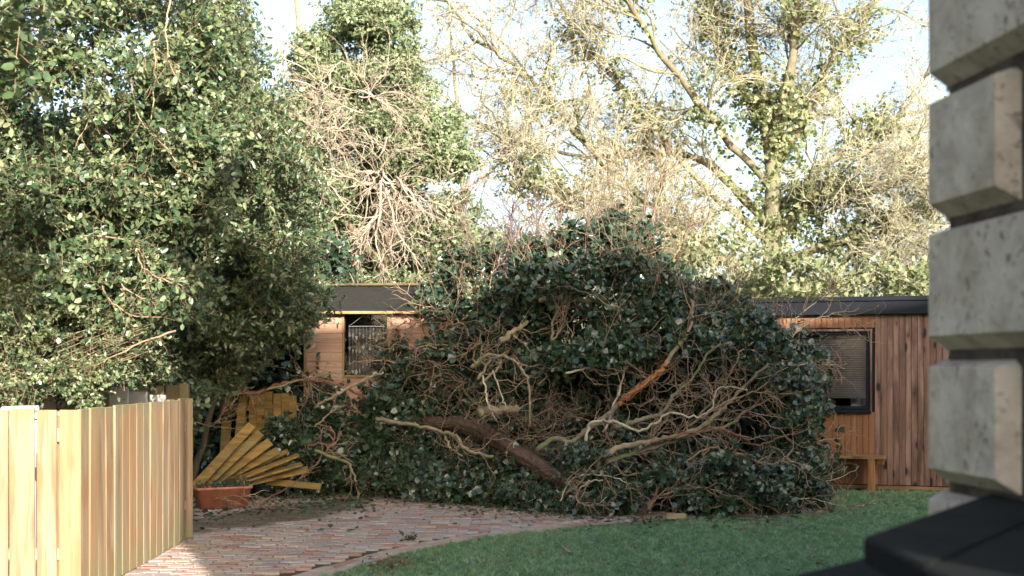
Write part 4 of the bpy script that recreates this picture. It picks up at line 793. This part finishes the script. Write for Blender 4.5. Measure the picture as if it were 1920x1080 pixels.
B([(590, 765), (620, 745), (660, 725), (690, 708), (716, 697)], 15.4, 15.5, .018, .013, 'bark_pale', 3, .3)
B([(590, 800), (610, 780), (640, 760)], 15.3, 15.4, .012, .008, 'bark_pale', 4, .3)
B([(470, 948), (520, 925), (560, 900), (600, 860), (640, 822)], 14.7, 15.2, .007, .004, 'bark_red', 6, .35)
B([(576, 836), (600, 832), (625, 830), (620, 800)], 15.2, 15.3, .014, .008, 'bark_red', 4, .25)
B([(590, 845), (635, 862), (655, 872), (668, 905)], 15.1, 15.0, .020, .012, 'bark_pale', 5, .3)
B([(350, 790), (400, 795), (420, 770), (430, 745)], 15.0, 15.2, .009, .005, 'twig_tan', 10, .4)
B([(380, 940), (440, 930), (500, 935), (545, 950)], 14.3, 14.2, .007, .003, 'twig_brown', 9, .3)
B([(952, 560), (950, 500), (956, 430), (964, 370)], 15.6, 15.8, .022, .008, 'twig_purple', 12, .4, kmat='twig_purple')
B([(965, 484), (1010, 455), (1060, 425), (1105, 385)], 15.8, 16.2, .030, .014, 'bark_pale', 10, .4)
B([(1440, 690), (1470, 650), (1510, 610), (1560, 590), (1600, 600)], 14.4, 14.8, .010, .003, 'twig_beige', 12, .45)
B([(1450, 720), (1490, 690), (1530, 680), (1585, 690)], 14.4, 14.8, .008, .003, 'twig_beige', 10, .4)
B([(1460, 640), (1500, 590), (1540, 560), (1570, 540)], 14.6, 15.0, .010, .003, 'twig_beige', 12, .45)
B([(1430, 880), (1500, 890), (1560, 900), (1610, 875)], 14.2, 14.4, .008, .003, 'twig_beige', 9, .35)
B([(1440, 940), (1520, 935), (1580, 950), (1640, 945)], 13.9, 14.2, .006, .003, 'twig_beige', 10, .3)
B([(1500, 830), (1540, 825), (1580, 820)], 14.3, 14.5, .006, .002, 'twig_beige', 8, .35)
# wiry tangle over the whole heap
mt = MB(); mt2 = MB()
def tangle(mt, x0_, x1_, y0_, y1_, n, L, r, back=0, wig=.33, k=3):
    px = R.uniform(x0_, x1_, n); py = R.uniform(y0_, y1_, n); t_ = np.interp(px, TOP[:, 0], TOP[:, 1]); ok = py > t_-20; px, py = px[ok], py[ok]
    Y = front(px)+.15+(950-py)/450*1.0+back+R.normal(0, .08, len(px)); p = np.stack([(px-960)/F*Y, Y, H-(py-YH)/F*Y], 1); d = R.normal(0, 1, p.shape)*np.array([1, .45, .8])
    P = walk(p, d, L*R.uniform(.5, 1.3, len(p)), 12, wig); P[:, :, 2] = np.maximum(P[:, :, 2], .03); tubes(mt, P, r*R.uniform(.6, 1.5, len(p)), r*.4, 5); c, _, _ = spawn(P, k, L*.5, 8, wig, .7); c[:, :, 2] = np.maximum(c[:, :, 2], .03); tubes(mt, c, r*.5, r*.25, 4)
tangle(mt, 730, 960, 560, 740, 60, .8, .008)
tangle(mt, 960, 1300, 480, 720, 32, .8, .007)
tangle(mt, 1100, 1500, 600, 900, 45, .9, .008, back=.1)
tangle(mt, 1180, 1500, 850, 965, 38, .6, .006, back=-.25)
tangle(mt, 600, 1100, 740, 950, 30, .7, .006)
tangle(mt2, 820, 1100, 720, 900, 150, .6, .0045, back=.1)
tangle(mt2, 820, 1300, 420, 560, 30, .8, .005)
n = 190; px = R.uniform(780, 1440, n); py = np.interp(px, TOP[:, 0], TOP[:, 1])+25; Y = front(px)+1.35+R.normal(0, .3, n); p0 = np.stack([(px-960)/F*Y, Y, H-(py-YH)/F*Y], 1)
P = walk(p0, np.stack([R.normal(0, .5, n), R.normal(0, .3, n), np.ones(n)], 1), R.uniform(.35, 1.25, n)*np.interp(px, [780, 1000, 1440], [1, 1.1, .7]), 9, .16); tubes(mt2, P, .006, .002, 5); c, _, _ = spawn(P, 5, .22, 6, .25, .7); tubes(mt2, c, .0028, .0015, 3)
mb = MB(); leaf_on(mb, P[R.random(n) < .5, :6], 10, .06, 'ivy', .5); mb.build('ivy_foliage', M['ivy_dark'], ft, True)
mt.build('twigs', M['twig_tan'], ft, True); mt2.build('twigs', M['twig_brown'], ft, True)
# ---------------------------------------------------------------- litter on the ground
mb = MB(); n = 900; px = R.uniform(350, 700, n); py = 930+R.exponential(14, n)+np.where(px < 430, 15, 0); py = np.clip(py, 928, 1000); Y = gY(py); P0 = np.stack([(px-960)/F*Y, Y, np.full(n, .03)], 1)
leaves(mb, P0, R.normal(0, 1, (n, 3))*np.array([1, 1, .25]), R.normal(0, .4, (n, 3))+np.array([0, 0, 1]), .06*R.uniform(.5, 1.2, n), 'ivy')
tag(mb.build('leaf_litter', M['ivy_dark']), 'green ivy leaves scattered on the dark mossy paving by the planter', 'leaf litter', kind='stuff')
mb = MB(); n = 420; px = R.uniform(300, 1700, n); py = R.uniform(935, 1085, n); Y = gY(py); P0 = np.stack([(px-960)/F*Y, Y, np.full(n, .035)], 1)
leaves(mb, P0, R.normal(0, 1, (n, 3))*np.array([1, 1, .2]), R.normal(0, .4, (n, 3))+np.array([0, 0, 1]), .045*R.uniform(.3, 1.2, n), 'lance')
n = 160; px = R.normal(730, 25, n); py = R.normal(1065, 8, n); Y = gY(np.clip(py, 1040, 1085)); P0 = np.stack([(px-960)/F*Y, Y, np.full(n, .035)], 1)
leaves(mb, P0, R.normal(0, 1, (n, 3))*np.array([1, 1, .2]), R.normal(0, .4, (n, 3))+np.array([0, 0, 1]), .05*R.uniform(.3, 1.2, n), 'oval')
tag(mb.build('leaf_litter', M['dead_leaf']), 'dry brown leaf fragments strewn over lawn and paving', 'leaf litter', kind='stuff')
mt = MB(); n = 260; px = R.uniform(430, 1560, n); base = np.interp(px, [430, 560, 750, 950, 1100, 1300, 1450, 1560], [950, 930, 942, 960, 978, 978, 974, 950]); py = base+R.exponential(9, n); Y = gY(py); P0 = np.stack([(px-960)/F*Y, Y, np.full(n, .035)], 1)
P = walk(P0, R.normal(0, 1, (n, 3))*np.array([1, .7, .08]), R.uniform(.06, .3, n), 6, .22); P[:, :, 2] = np.clip(P[:, :, 2], .03, .09); tubes(mt, P, .003, .0015, 4)
tag(mt.build('twig_litter', M['twig_brown']), 'thin broken twigs scattered along the foot of the fallen tree', 'twig litter', kind='stuff')
mb = MB(); n = 700; px = R.uniform(560, 1540, n); base = np.interp(px, [430, 560, 750, 950, 1100, 1300, 1450, 1560], [950, 930, 942, 960, 978, 978, 974, 950]); py = base+R.exponential(8, n)-4; Y = gY(py); P0 = np.stack([(px-960)/F*Y, Y, np.full(n, .032)], 1)
leaves(mb, P0, R.normal(0, 1, (n, 3))*np.array([1, 1, .3]), R.normal(0, .4, (n, 3))+np.array([0, 0, 1]), .055*R.uniform(.4, 1.2, n), 'ivy')
tag(mb.build('leaf_litter', M['ivy_dark']), 'torn ivy leaves lying along the front edge of the fallen tree', 'leaf litter', kind='stuff')
sp = thing('ivy_sprig', 'small ivy sprig lying alone on the middle of the brick paving', 'sprig', (*at(760, 1015, gY(1017))[:2], .03))
mt = MB(); P = walk(np.zeros((5, 3)), R.normal(0, 1, (5, 3))*np.array([1, .6, .2])+np.array([0, 0, .15]), .11, 5, .3); P[:, :, 2] = np.maximum(P[:, :, 2], .0); tubes(mt, P, .002, .001, 4); mt.build('stem', M['twig_tan'], sp); mb = MB(); leaf_on(mb, P, 5, .045, 'ivy', .8); mb.build('leaves', M['ivy_dark'], sp)
